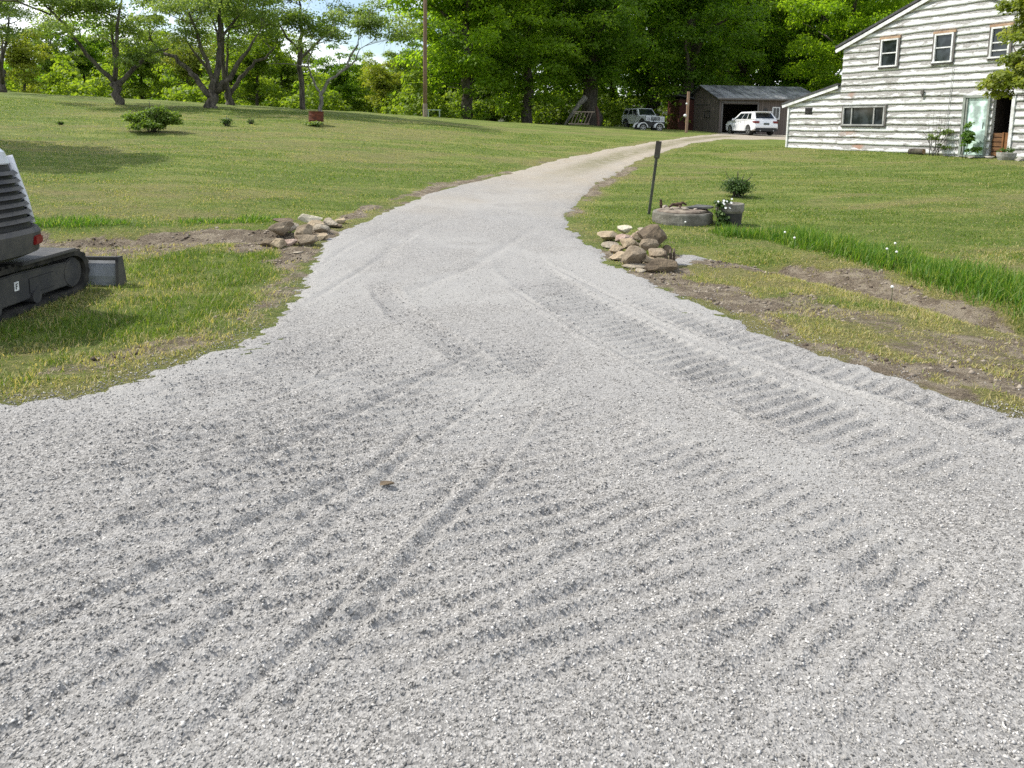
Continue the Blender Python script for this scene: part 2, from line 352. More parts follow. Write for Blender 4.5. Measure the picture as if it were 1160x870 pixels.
def m_ground():
    m=N('lawn_and_soil'); p=m.pos()
    d=m.attr('dirt'); y=m.attr('dry'); l=m.attr('lush')
    f1=m.noise(m.map(p,(1,1.6,1)),14,6,.75); f2=m.noise(p,2.2,5,.6); f3=m.noise(m.map(p,(1,2.4,1)),38,4,.8); f4=m.noise(m.map(p,(.35,1.3,1),(0,0,.12)),1.3,6,.72)
    g=m.mix(m.ramp(f1,.35,.65),(.060,.098,.012),(.17,.215,.036)); g=m.mix(m.ramp(f2,.4,.7,0,.8),g,(.13,.185,.022))
    g=m.mix(m.math('MULTIPLY',m.ramp(f4,.46,.62),.85),g,(.23,.25,.06))
    g=m.mix(m.math('MULTIPLY',m.ramp(f3,.5,.75),.45),g,(.03,.055,.01))
    st=m.mix(m.ramp(f1,.35,.7),(.14,.125,.04),(.28,.255,.10))
    k=m.math('ADD',m.math('ADD',y,m.math('MULTIPLY',m.math('SUBTRACT',f1,.5),1.6)),m.math('MULTIPLY',m.math('SUBTRACT',m.noise(m.map(p,(.5,1.1,1)),3.2,5,.7),.5),1.3)); col=m.mix(m.ramp(k,.15,1.2),g,st)
    col=m.mix(m.math('MULTIPLY',l,.4),col,(.05,.12,.01))
    so=m.mix(m.ramp(f3,.35,.65),(.085,.064,.042),(.27,.215,.15)); so=m.mix(m.ramp(m.noise(p,5,5,.7),.45,.6),so,(.30,.25,.18))
    kd=m.math('ADD',d,m.math('MULTIPLY',m.math('SUBTRACT',f1,.5),1.3)); col=m.mix(m.ramp(kd,.25,.6),col,so)
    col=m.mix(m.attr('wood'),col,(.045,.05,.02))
    b=m.bump(f3,.05,.8); b=m.bump(f1,.08,.6,b); return m.fin(col,.95,b)
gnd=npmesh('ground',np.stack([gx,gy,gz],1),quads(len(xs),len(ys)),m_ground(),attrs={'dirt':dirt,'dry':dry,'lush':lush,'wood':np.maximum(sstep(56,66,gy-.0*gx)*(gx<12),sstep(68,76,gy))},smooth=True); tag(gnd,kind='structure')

# ------------------------------------------------------------------ gravel drive
def geo(a,b,k):
    o=[a]
    while o[-1]<b: o.append(o[-1]+max(.02,k*o[-1]))
    return np.array(o)
xs=axis([(-30,-8,.25),(-8,-5,.06),(-5,-3.6,.03),(-3.6,3.6,.0155),(3.6,5.5,.03),(5.5,8,.05),(8,27,.10)]); ys=np.concatenate([np.arange(-12,.8,.2),geo(.8,61,.0042)])
GX,GY=np.meshgrid(xs,ys); gx=GX.ravel(); gy=GY.ravel(); sd=gsd(gx,gy)
zz=grav_z(gx,gy,sd)
q=quads(len(xs),len(ys)); q=q[(sd[q].max(1)>-.3)]
us=np.unique(q); rm=np.zeros(len(gx),int); rm[us]=np.arange(len(us)); q=rm[q]; X_=gx[us];Y_=gy[us];sd_=sd[us]
far=sstep(10,25,Y_+ (fbm(X_*.8,Y_*.8,3)-.5)*8)
ml=[((LW[i][0]+RW[j][0])/2,(LW[i][1]+RW[j][1])/2) for i,j in [(15,9),(16,7),(17,6),(18,5),(19,4),(20,3),(21,2)]]
cd=np.full(X_.shape,1e9)
for p_,q_ in zip(ml,ml[1:]): cd=np.minimum(cd,segd(X_,Y_,p_,q_))
mid=(1-sstep(.15,.65,cd))*sstep(16,24,Y_)*(.6+.4*sstep(.35,.6,fbm(X_*1.5,Y_*.8,3)+.1))
dust=sstep(.48,.66,fbm(X_*.9+3,Y_*.9+8,4))
def m_gravel():
    m=N('crushed_gravel'); p=m.pos(); f=m.attr('far'); c=m.attr('mid'); du=m.attr('dust')
    v=m.vor(p,120,'Color'); vs=m.n.new('ShaderNodeSeparateColor'); m.l.new(v,vs.inputs[0]); vd=m.vor(p,120)
    v2=m.vor(p,23,'Distance'); n1=m.noise(p,1.3,5,.6); n2=m.noise(p,160,3,.6)
    g=m.mix(vs.outputs[0],(.12,.115,.108),(.43,.413,.388)); g=m.mix(m.ramp(n1,.35,.65,0,.45),g,(.30,.293,.282)); 
    g=m.mix(m.ramp(n2,.45,.7,0,.5),g,(.13,.127,.122))
    g=m.mix(m.math('MULTIPLY',du,.5),g,(.33,.322,.305)); g=m.mix(m.math('MULTIPLY',m.ramp(m.math('ADD',m.attr('edge'),m.math('MULTIPLY',m.math('SUBTRACT',n2,.5),.9)),.4,.9),.85),g,(.20,.165,.12))
    t=m.mix(m.ramp(n2,.3,.7),(.255,.22,.17),(.41,.365,.295)); t=m.mix(m.ramp(m.noise(p,4,5,.7),.45,.65,0,.7),t,(.30,.25,.18))
    g=m.mix(f,g,t); g=m.mix(m.math('MULTIPLY',m.math('MULTIPLY',c,m.ramp(m.noise(p,2.5,5,.7),.30,.5)),.8),g,m.mix(m.ramp(n2,.4,.6),(.10,.11,.04),(.20,.165,.09)))
    b=m.bump(vd,.006,.7); b=m.bump(n2,.004,.8,b); return m.fin(g,.9,b)
GRV=m_gravel()
dr=npmesh('driveway',np.stack([X_,Y_,zz[us]],1),q,GRV,attrs={'far':far,'mid':mid,'dust':dust,'edge':1-sstep(.0,.22,sd_)},smooth=True); tag(dr,kind='structure')

# loose crushed stones lying on it
def scatter(dens,xr,yr,test):
    n=int((xr[1]-xr[0])*(yr[1]-yr[0])*dens); x=rng.uniform(*xr,n); y=rng.uniform(*yr,n); m=test(x,y); return x[m],y[m]
bx,by,bs=[],[],[]
_yb=list(np.geomspace(1.2,13,22))
for (y0,y1,den,s0,s1) in [(a,b,13500*math.exp(-((a+b)/2/3.5)**1.5)+180,.0028,.0088) for a,b in zip(_yb,_yb[1:])]:
    W=.86*y1+.6
    x,y=scatter(den,(-W,W),(y0,y1),lambda x,y:np.abs(x)<.86*y+.6)
    s=s0+(s1-s0)*rng.random(len(x))**2.0; bx.append(x);by.append(y);bs.append(s)
bx=np.concatenate(bx);by=np.concatenate(by);bs=np.concatenate(bs)
sd=gsd(bx,by); keep=sd>.0-.60*rng.random(len(sd))**2.2
keep&=(rng.random(len(bx))<((by<4.5)*.5+.45+.75*fbm(bx*1.3,by*1.3,3)+.25*sstep(.45,.6,fbm(bx*5,by*5,2))))
bx,by,bs,sd=bx[keep],by[keep],bs[keep],sd[keep]
bz=np.maximum(grav_z(bx,by),ground_z(bx,by)-np.where(sd>.3,1,0))
T=np.array([[1,0,0],[-1,0,0],[0,1,0],[0,-1,0],[0,0,1],[0,0,-1]],float); TF=np.array([[0,2,4],[2,1,4],[1,3,4],[3,0,4],[2,0,5],[1,2,5],[3,1,5],[0,3,5]])
n=len(bx); P=T[None]*rng.uniform(.45,1.25,(n,6,1))+rng.normal(0,.22,(n,6,3)); P*=bs[:,None,None]*np.stack([np.ones(n),rng.uniform(.55,1,n),rng.uniform(.4,.8,n)],1)[:,None,:]
an=rng.uniform(0,2*PI,n); ca,sa=np.cos(an)[:,None],np.sin(an)[:,None]; tl=rng.normal(0,.35,(n,1)); 
Px=P[...,0]*ca-P[...,1]*sa; Py=P[...,0]*sa+P[...,1]*ca; Pz=P[...,2]+Px*tl
V=np.stack([Px+bx[:,None],Py+by[:,None],Pz+bz[:,None]+bs[:,None]*.15],2).reshape(-1,3)
FA=(TF[None]+np.arange(n)[:,None,None]*6).reshape(-1,3)
def m_stone():
    m=N('gravel_stone'); t=m.attr('tint'); c=m.mix(m.ramp(t,0,.5),(.085,.083,.079),(.28,.268,.25)); c=m.mix(m.ramp(t,.5,1),c,(.60,.58,.55))
    c=m.mix(m.ramp(m.noise(m.pos(),90,3,.6),.4,.7,0,.3),c,(.25,.24,.22)); return m.fin(c,.85)
tint=np.repeat(np.clip(rng.normal(.55,.25,n),0,1),8)
gs=npmesh('gravel',V,FA,m_stone(),fattrs={'tint':tint}); tag(gs,'loose grey crushed gravel spread over the driveway','gravel',kind='stuff')
print('stones',n)

# ------------------------------------------------------------------ grass
def blades(name,x,y,h,wd,tint,lean,matl,label,z=None):
    n=len(x); z=ground_z(x,y)-.01 if z is None else z
    a=rng.uniform(0,2*PI,n); ux,uy=np.cos(a)*wd/2,np.sin(a)*wd/2; b=a+PI/2+rng.normal(0,.6,n); lx,ly=np.cos(b)*lean*h,np.sin(b)*lean*h
    V=np.stack([np.stack([x-ux,y-uy,z],1),np.stack([x+ux,y+uy,z],1),np.stack([x+ux*.8+lx*.35,y+uy*.8+ly*.35,z+h*.55],1),np.stack([x-ux*.8+lx*.35,y-uy*.8+ly*.35,z+h*.55],1),np.stack([x+lx,y+ly,z+h*np.sqrt(np.clip(1-lean**2*.5,0.1,1))],1)],1).reshape(-1,3)
    i=np.arange(n)[:,None]*5; Q=i+np.array([0,1,2,3]); Tt=i+np.array([3,2,4])
    o=npmesh(name,V,[Q,Tt],matl,fattrs={'tint':np.concatenate([tint,tint])}); tag(o,label,'grass',kind='stuff'); return o
GR=leafmat('grass_blade',(.055,.105,.012),(.14,.21,.028),(.42,.35,.18),.35)
GL=leafmat('lush_grass_blade',(.045,.115,.010),(.10,.20,.020),(.28,.32,.08),.4)
# lawn blades: tint 0..0.6 green, to 1 straw
X=[];Y=[]
for y0,y1,den in [(3.2,6,4600),(6,9.5,3000),(9.5,14,1100),(14,20,420),(20,34,170)]:
    W=.86*y1+.8; x,y=scatter(den,(-W,W),(y0,y1),lambda x,y:(np.abs(x)<.86*y+.8)); X.append(x);Y.append(y)
X=np.concatenate(X);Y=np.concatenate(Y); s=gsd(X,Y); k=s<rng.uniform(-.15,.1,len(s)); X,Y=X[k],Y[k]
di,dy,lu=fields(X,Y); cl=fbm(X*4,Y*4,3)
k=(rng.random(len(X))>di*1.02)&(rng.random(len(X))<.25+1.3*sstep(.3,.65,cl)+.5*lu+ (Y>9.5)); X,Y,di,dy,lu,cl=[v[k] for v in (X,Y,di,dy,lu,cl)]
n=len(X); nearv=sstep(10,8,Y)
h=(.022+.03*rng.random(n))*(1+1.0*nearv*cl*1.4)*(1-.45*dy)+.05*lu*rng.random(n)
wd=(.0035+.0035*rng.random(n))*(1+np.clip(Y-8,0,20)*.16)
isdry=rng.random(n)<(.12+.75*dy+.8*di); tn=np.where(isdry,rng.uniform(.75,1,n),rng.uniform(0,.62,n))
blades('lawn_grass',X,Y,h,wd,tn,rng.uniform(.2,1.1,n)*np.where(isdry,1.25,.8),GR,'mown patchy green and straw coloured grass of the lawns and verges'); print('blades',n)
# tall lush strip
W=.9*14+1; x,y=scatter(2600,(3,12),(5,13),lambda x,y:np.ones(len(x),bool)); l=caps(x+(fbm(x*2,y*2,3)-.5)*.35,y+(fbm(x*2+5,y*2,3)-.5)*.35,LUSH); k=(l>rng.random(len(l))*.9)&(gsd(x,y)<-.1); x,y,l=x[k],y[k],l[k]; n=len(x)
hc=fbm(x*2.2,y*2.2,3); blades('tall_grass',x,y,(.10+.20*rng.random(n))*(.35+.95*hc)*(.5+.5*l),.006+.006*rng.random(n),rng.random(n)**1.2,rng.uniform(.1,.8,n),GL,'tall bright green grass strip growing along the right ditch'); print('tall',n)
x,y=scatter(1500,(-12,-2),(8,12),lambda x,y:np.ones(len(x),bool)); l=caps(x+(fbm(x*2,y*2,3)-.5)*.3,y+(fbm(x*2+5,y*2,3)-.5)*.3,LUSHL); k=(l*(.25+1.2*sstep(.35,.6,fbm(x*1.6,y*1.6,3)))>.3+rng.random(len(l))*.9)&(gsd(x,y)<-.1); x,y,l=x[k],y[k],l[k]; n=len(x)
blades('ditch_grass',x,y,(.04+.09*rng.random(n))*(.4+fbm(x*3,y*3,2)),.008+.006*rng.random(n),rng.random(n)**1.3,rng.uniform(.2,.9,n),GL,'ragged green grass fringe above the bare soil ditch on the left')
# clods and litter on the bare soil
x,y=scatter(230,(-9,10),(4,12),lambda x,y:np.ones(len(x),bool)); d,_,_=fields(x,y); k=(d>.35)&(gsd(x,y)<.05); x,y=x[k],y[k]; n=len(x)
s=.008+.03*rng.random(n)**3; P=T[None]*rng.uniform(.5,1.2,(n,6,1))*s[:,None,None]*np.array([1,.8,.6]); 
V=np.stack([P[...,0]+x[:,None],P[...,1]+y[:,None],P[...,2]+ground_z(x,y)[:,None]],2).reshape(-1,3)
def m_clod():
    m=N('soil_clod'); t=m.attr('tint'); return m.fin(m.mix(t,(.075,.055,.04),(.34,.29,.23)),.95)
cl=npmesh('soil_clods',V,(TF[None]+np.arange(n)[:,None,None]*6).reshape(-1,3),m_clod(),fattrs={'tint':np.repeat(rng.random(n)**1.5,8)}); tag(cl,'brown soil clods and pebbles strewn over the bare ditch soil','soil',kind='stuff')
# ------------------------------------------------------------------ trees
def m_bark(name,c1,c2,sc_=9):
    m=N(name); v=m.map(m.co(),(1,1,.25)); n1=m.noise(v,sc_,6,.7); n2=m.noise(m.co(),2,3,.5)
    c=m.mix(m.ramp(n1,.35,.65),c1,c2); c=m.mix(m.ramp(n2,.5,.7,0,.35),c,(.11,.12,.06)); return m.fin(c,.95,m.bump(n1,.03,1))
BK_D=m_bark('dark_bark',(.030,.025,.020),(.11,.095,.075)); BK_G=m_bark('grey_bark',(.08,.075,.065),(.30,.28,.24)); BK_A=m_bark('apple_bark',(.035,.030,.026),(.14,.12,.10))
LF_M=leafmat('maple_leaf',(.075,.14,.010),(.16,.25,.018),(.25,.34,.035),.66)
LF_D=leafmat('shade_tree_leaf',(.055,.12,.010),(.12,.205,.016),(.19,.28,.025),.64)
LF_A=leafmat('apple_leaf',(.075,.13,.025),(.14,.20,.05),(.24,.29,.13),.48)
LF_Y=leafmat('yellow_leaf',(.10,.145,.015),(.20,.235,.03),(.30,.31,.06),.45)
LF_W=leafmat('woodland_leaf',(.085,.145,.012),(.15,.215,.02),(.22,.28,.04),.5)
LF_B=leafmat('bush_leaf',(.03,.065,.014),(.06,.11,.02),(.09,.15,.035),.35)
def leafset(cl,n,size,r_,flat=.8):
    """cl: (M,4) clump centre and radius -> leaf mesh arrays"""
    M=len(cl); w_=cl[:,3]**2; k=r_.choice(M,n,p=w_/w_.sum()); d=r_.normal(size=(n,3)); d/=np.linalg.norm(d,axis=1)[:,None]
    d[:,2]=np.where(d[:,2]<-.25,-d[:,2]*.6,d[:,2]); rad=cl[k,3]*(.45+.6*r_.random(n)**.6); P=cl[k,:3]+d*rad[:,None]*np.array([1.1,1.1,flat])
    nr=d*.6+r_.normal(0,.45,(n,3))+np.array([-.35,0,.5]); nr/=np.linalg.norm(nr,axis=1)[:,None]
    a=np.cross(nr,r_.normal(size=(n,3))); a/=np.linalg.norm(a,axis=1)[:,None]; b=np.cross(nr,a); s=(size*(.6+.8*r_.random(n)))[:,None]
    V=np.stack([P-a*s*.6,P+b*s*.42+nr*s*.12,P+a*s*.6,P-b*s*.42+nr*s*.12],1).reshape(-1,3)
    tn=np.clip(.5*r_.random(n)+.5*(r_.random(M)[k]),0,1); return V,np.arange(n*4).reshape(n,4),tn
def curve(p,q,r_,bend=.15,n=5,up=.1):
    p=Vector(p);q=Vector(q); L=(q-p).length; o=[]; off=Vector(r_.normal(0,bend*L*.5,3))
    for i in range(n+1):
        t=i/n; o.append(p.lerp(q,t)+off*math.sin(PI*t)+Vector((0,0,up*L*math.sin(PI*t))))
    return o
def nearest_limb(pts,c,below=True):
    best=None;bd=1e9
    for p,r in pts:
        if p.z>c[2]-.1 and below: continue
        d=(p-Vector(c[:3])).length+max(0,(p.z-c[2]))*2
        if d<bd: bd=d;best=(p,r)
    return best or pts[0]
def make_tree(name,limbs,cl,nleaf,lsize,bark,leaf,seed,label=None,cat='tree',group=None,twigs=1,tr=.03,extra_twigs=0,zmin=None,tw_=1.):
    r_=np.random.default_rng(seed); t=empty(name,(0,0,0),0,label,cat,group); bm=NB(); pool=[]
    for pts,rad in limbs:
        pts=[Vector(p) for p in pts]; P2=[];R2=[]
        for i in range(len(pts)-1):
            for k in range(4):
                s=k/4; w_=Vector(r_.normal(0,rad[i]*.22,3)) if (i or k) else Vector()
                P2.append(pts[i].lerp(pts[i+1],s)+w_); R2.append((rad[i]*(1-s)+rad[i+1]*s)*tw_)
        P2.append(pts[-1]);R2.append(rad[-1]*tw_); tube(bm,P2,R2,9 if rad[0]>.12 else 6); pool+=list(zip(P2,R2))
    base=list(pool)
    for c in cl[np.argsort(np.linalg.norm(cl[:,:3]-np.mean([list(p) for p,_ in base[:5]],axis=0),axis=1))]:
        p,r0=nearest_limb(pool,c); q=Vector(c[:3]); L=(q-p).length; rr=min(r0*.7,tr*(.5+L*.35)); pts=curve(p,q,r_,.12,4,.06); rads=[rr*(1-.8*i/4)+.004 for i in range(5)]
        tube(bm,pts,rads,5); pool+=list(zip(pts[1:-1],rads[1:-1]))
        for _ in range(extra_twigs):
            e=q+Vector(r_.normal(0,c[3]*.7,3)); tube(bm,[pts[3],(pts[3]+e)/2+Vector(r_.normal(0,.08,3)),e],[rads[3]*.6,rads[3]*.4,.004],4)
    bobj('trunk',bm,bark,t,smooth=True)
    V,Fq,tn=leafset(cl,nleaf,lsize,r_)
    if zmin is not None: V[:,2]=np.maximum(V[:,2],zmin+V[:,2]*.02)
    npmesh('crown',V,Fq,leaf,t,fattrs={'tint':tn}); return t
def ell(n,c,rx,ry,rz,r0,r1,seed,shell=.55,low=None):
    r_=np.random.default_rng(seed); o=[]
    while len(o)<n:
        d=r_.normal(size=3); d/=np.linalg.norm(d); f=(shell+(1-shell)*r_.random()) if r_.random()<.8 else r_.random()*shell
        f*=(.82+.36*float(fbm(np.array([d[0]*1.7+seed]),np.array([d[2]*1.7+d[1]]),2)[0]))
        p=np.array([c[0]+d[0]*rx*f,c[1]+d[1]*ry*f,c[2]+d[2]*rz*f])
        if low is not None and p[2]<low: continue
        o.append([*p,r_.uniform(r0,r1)])
    return np.array(o)
def place(o,px,Y,rz=0,s=1,dz=-.05):
    p=at(px,Y); o.location=(p.x,p.y,p.z+dz); o.rotation_euler=(0,0,rz); o.scale=(s,s,s) if not hasattr(s,'__len__') else s; return o

# big maples (tall, leaves nearly to the ground)
def maple(seed,H,rx,low,leaf,bark,label,n=13000,ncl=130,sz=.26,tr_=.38):
    limbs=[([(0,0,-.3),(.05,.02,H*.18),(-.1,.1,H*.45),(.1,0,H*.8)],[tr_*1.25,tr_,tr_*.7,tr_*.2])]
    r_=np.random.default_rng(seed+5)
    for k in range(6):
        a=k*1.05+r_.random(); z=H*(.16+.07*k); L=rx*.62; limbs.append(([(0,0,z),(math.cos(a)*L*.5,math.sin(a)*L*.5,z+H*.09),(math.cos(a)*L,math.sin(a)*L,z+H*.15)],[tr_*.45,tr_*.28,tr_*.1]))
    cl=ell(ncl,(0,0,(H+low)/2),rx,rx,(H-low)/2,.75,1.5,seed,.55)
    return make_tree('maple_tree',limbs,cl,n,sz,bark,leaf,seed,label,'tree','tall maples along the edge of the lawn')
mA=maple(11,17,5.6,.7,LF_M,BK_D,'bright yellow green maple with leaves down to the ground, just right of the utility pole',46000,210,.205)
mB=maple(12,18,6.0,1.0,LF_M,BK_D,'bright maple standing between the utility pole maple and the leaning log',46000,210,.205)
mC=maple(13,19,5.5,1.9,LF_D,BK_D,'dark leaved maple whose thick trunk stands behind the leaning log and lattice',40000,200,.21,tr_=.62)
place(mA,527,56,0); place(mB,596,60,1.0); place(mC,668,63,2)
for (px,Y,rz,s,src,lb) in [(735,74,.5,1.05,mC,'tall dark maple rising behind the parked jeep'),(776,66,2.6,1.0,mC,'dark maple trunk and crown right behind the wooden post'),
  (838,78,1.2,(1.05,1.05,1.1),mB,'maple rising behind the open garage door'),(905,76,3.6,(1.,1.,1.12),mC,'maple between the garage roof and the white house gable'),
  (955,66,5,(.85,.85,1.0),mB,'sunlit maple close behind the low lean-to roof'),(1010,74,2.2,1,mC,'maple showing above the left slope of the house roof'),(1200,60,1.,1,mA,'maple behind the right end of the house'),
  (560,76,4,1.05,mC,'dark maple deep in the wood behind the bright maples'),(632,80,1.4,1.1,mC,'dark maple in the second row left of the leaning log'),(690,86,3,1.1,mB,'maple far back in the wood above the jeep'),(800,90,0,1.1,mC,'maple far back in the wood left of the garage ridge'),(870,92,2,1.15,mB,'maple far back in the wood above the garage roof'),(520,74,2.2,.8,mC,'dark maple in the second row behind the utility pole')]:
    p=at(px,Y); c=copy_thing(src,(p.x,p.y,p.z-.1),rz,s,lb)

# apple trees on the lawn with visible forked limbs
def apple(seed,label,limbs,cl,n=9000,leaf=LF_A,bark=BK_A,sz=.088,group='old apple trees on the lawn'):
    return make_tree('apple_tree',limbs,cl,n,sz,bark,leaf,seed,label,'tree',group,tr=.03,extra_twigs=4,tw_=.74)
def px_l(Y,bx_,pts):
    """limb points from (column,height above base row) measurements at distance Y, in metres"""
    return [((x-bx_)/838*Y,dy,h/838*Y) for x,h,dy in pts]
Y=33.
a1=apple(21,'apple tree with short thick forked trunk, left of the three on the lawn crest',
 [(px_l(Y,133,[(133,-4,0),(133,18,0),(130,30,0)]),[.30,.24,.2]),(px_l(Y,133,[(133,20,0),(150,42,.2),(168,60,.5),(184,66,.8)]),[.17,.13,.09,.05]),
  (px_l(Y,133,[(131,28,0),(138,55,-.2),(137,85,0),(142,125,.3)]),[.15,.12,.09,.04]),(px_l(Y,133,[(131,25,0),(108,55,-.4),(92,85,-.8),(70,110,-1)]),[.15,.11,.08,.04]),(px_l(Y,133,[(132,24,0),(122,60,.8),(112,100,1.4)]),[.12,.09,.05]),(px_l(Y,133,[(80,95,-1),(50,108,-1.3),(20,108,-1.4)]),[.06,.05,.02])],
 np.vstack([ell(44,(-.9,0,4.3),4.3,3.6,2.0,.45,.9,21,.3,2.2),ell(9,(1.3,-.6,2.0),1.0,1.2,.7,.3,.55,22,.2)]),17000)
place(a1,133,Y)
a2=apple(23,'broad apple tree with wide V of dark limbs, middle of the lawn crest',
 [(px_l(34,240,[(238,-4,0),(240,16,0),(244,34,0)]),[.36,.30,.24]),(px_l(34,240,[(238,14,0),(215,40,.3),(195,58,.5),(178,64,.8),(160,80,1)]),[.2,.16,.12,.09,.04]),
  (px_l(34,240,[(246,20,0),(268,42,-.3),(285,62,-.6),(300,80,-.8)]),[.2,.15,.1,.04]),(px_l(34,240,[(244,30,0),(250,70,.2),(248,110,.3),(258,140,.4)]),[.2,.16,.1,.04]),(px_l(34,240,[(242,30,0),(232,75,-.4),(222,110,-.6)]),[.14,.1,.05]),(px_l(34,240,[(249,75,.1),(268,105,.5),(280,125,.9)]),[.1,.07,.03])],
 ell(58,(0,0,5.0),4.1,3.8,2.3,.45,.95,24,.3,2.6),19000)
place(a2,240,34)
Y=34.5
a3=apple(25,'pale barked apple tree forking low beside the rusty barrel',
 [(px_l(Y,363,[(363,-4,0),(362,14,0),(363,24,0)]),[.14,.12,.11]),(px_l(Y,363,[(363,22,0),(356,34,0),(351,44,.1)]),[.085,.07,.06]),
  (px_l(Y,363,[(363,22,0),(370,36,0),(384,45,-.1),(392,52,-.1),(396,64,0),(405,78,.1)]),[.11,.10,.09,.08,.07,.05]),(px_l(Y,363,[(392,50,-.1),(400,60,.3),(404,74,.6)]),[.06,.05,.03]),
  (px_l(Y,363,[(351,44,.1),(348,60,.1),(360,82,.1),(378,92,.2)]),[.055,.05,.04,.02]),(px_l(Y,363,[(348,52,.1),(325,56,.3),(300,56,.5)]),[.04,.03,.015])],
 np.vstack([ell(30,(2.2,0,4.0),2.9,2.2,.85,.35,.7,26,.2,2.9),ell(28,(-1.3,.5,4.2),3.0,2.6,1.3,.4,.75,27,.2,2.6)]),13000,bark=BK_G)
place(a3,363,Y)
a4=apple(29,'slim dark upright tree between the forked apple trees, left of the barrel',
 [(px_l(37,342,[(342,-4,0),(341,40,0),(340,70,0),(343,100,0),(340,130,.1)]),[.19,.17,.15,.1,.04]),(px_l(37,342,[(341,58,0),(360,76,.2),(375,95,.3)]),[.1,.07,.03]),(px_l(37,342,[(340,66,0),(322,84,.2),(308,110,.3)]),[.1,.07,.03])],
 ell(44,(0,0,5.6),3.4,2.8,2.2,.45,.9,30,.3,3.2),14000)
place(a4,342,37)
c=copy_thing(a2,tuple(at(4,39)-Vector((0,0,.05))),2.4,(.8,.8,.95),'apple tree at the left edge of the picture, dark trunk cut by the frame'); 
c=copy_thing(a2,tuple(at(258,39)-Vector((0,0,.05))),4.0,(.75,.75,1.0),'grey trunk standing just behind the broad V limbed apple tree')
c=copy_thing(mB,tuple(at(-340,17.8)),.6,(.55,.42,.72),'maple standing left outside the picture, its shade crossing the left lawn')

# wood behind the lawn crest
def wood(seed,H,leaf,n,label,low=.6,rx=2.6):
    r_=np.random.default_rng(seed); limbs=[([(0,0,-.3),(.1,.1,H*.4),(0,0,H*.85)],[.15,.1,.03])]
    return make_tree('woodland_tree',limbs,ell(70,(0,0,(H+low)/2),rx*1.15,rx*1.15,(H-low)/2,.5,1.0,seed,.3),int(n*1.7),.15,BK_D,leaf,seed,label,'tree','young trees of the wood behind the lawn',extra_twigs=2,tr=.03)
wsrc=[wood(41,8.5,LF_W,9000,'x'),wood(42,9.5,LF_D,9500,'x',.5,2.8),wood(43,7.5,LF_Y,7000,'x',.8,2.3),wood(44,9,LF_W,7500,'x',1.2,2.4)]
wl_=[(-60,60,0,1.1,'left of the picture edge, young green tree of the wood'),(28,56,2,.8,'bright yellow green young tree left of the first apple trunk'),(62,66,0,1.,'light green young tree behind the leaves of the leftmost apple trees'),(95,70,1,1.05,'dark young tree seen just left of the first forked apple trunk'),
 (120,76,3,1.1,'loose young tree directly behind the first forked apple trunk'),(160,64,0,1.,'green young tree between the left and middle apple trunks'),(190,72,3,1.1,'thin leaved young tree under the left limb of the V shaped apple tree'),(215,62,2,.95,'yellowish young tree seen through the V of the broad apple tree'),
 (262,70,1,1.,'dark young tree right of the broad apple trunk'),(290,60,0,1.,'leafy green young tree between the broad apple tree and the slim dark tree'),(318,72,3,1.1,'loose young tree left of the slim dark trunk'),(350,74,0,.85,'low green young tree behind the pale forked apple tree'),
 (385,66,1,.75,'dark low tree under the arching limb of the pale apple tree'),(412,72,3,.8,'thin tree in the gap right of the pale apple tree'),(432,62,2,.72,'yellowish low tree in the gap left of the utility pole'),(452,68,0,.85,'green tree just left of the utility pole'),(472,72,1,.95,'dark tree directly behind the utility pole'),(492,84,3,1.,'thin tree seen between utility pole and first maple')]
for i,(px,Y,k,s,lb) in enumerate(wl_):
    p=at(px,Y); p=Vector((p.x,p.y,p.z-.3))
    if k not in [w_[2] for w_ in wl_[:i]]: o=wsrc[k]; o.location=p; o.scale=(s,)*3; o['label']=lb
    else: copy_thing(wsrc[k],tuple(p),i*1.3,s,lb)
# undergrowth and far wood: masses nobody could count
def mass(name,n,gen,size,leaf,label,seed,kind='stuff'):
    r_=np.random.default_rng(seed); cl=gen(r_); V,Fq,tn=leafset(cl,n,size,r_); o=npmesh(name,V,Fq,leaf,fattrs={'tint':tn}); return tag(o,label,'undergrowth',kind=kind)
def g1(r_):
    o=[]
    for px,Y,h in [(p,62+6*math.sin(p*.05),2.0+1.0*math.sin(p*.11)) for p in range(-140,520,5)]+[(p,70+3*math.sin(p*.08),2.6+math.sin(p*.07)) for p in range(480,1000,6)]:
        for _ in range(9):
            q=at(px+r_.uniform(-5,5),Y+r_.uniform(-3,5)); o.append([q.x,q.y,q.z+r_.random()**1.1*h*1.25,r_.uniform(.35,.9)])
    return np.array(o)
mass('undergrowth',70000,g1,.24,LF_W,'tangled green undergrowth along the foot of the wood',51)
def g2(r_):
    o=[]
    for i in range(2600):
        px=r_.uniform(-500,1500); Y=r_.uniform(95,125); q=at(px,Y); o.append([q.x,q.y,q.z+r_.random()*(7 if px<500 else 17),r_.uniform(1.4,3)])
    return np.array(o)
mass('far_woods',80000,g2,.7,LF_D,'dark distant wood closing the view behind the nearer trees',52)

# yellow green tree in front of the house
yt=make_tree('ornamental_tree',[([(0,0,-.2),(.05,0,1.0),(-.1,0,2.2),(-.1,.1,4.4)],[.11,.09,.07,.02]),([(-.05,0,1.6),(-.7,-.2,2.5),(-1.1,-.1,3.3)],[.05,.035,.012]),([(0,0,1.8),(.6,.2,2.8),(1.0,.1,3.6)],[.05,.035,.012])],
  np.vstack([ell(95,(0,0,4.2),1.5,1.4,2.3,.22,.42,61,.3),ell(40,(-.55,0,2.35),1.05,.7,.6,.2,.34,62,.3)]),26000,.085,BK_A,LF_Y,61,'yellow green leafy small tree in front of the right side of the house','tree',extra_twigs=2,tr=.02)
p=at(1178,20.5); yt.location=p

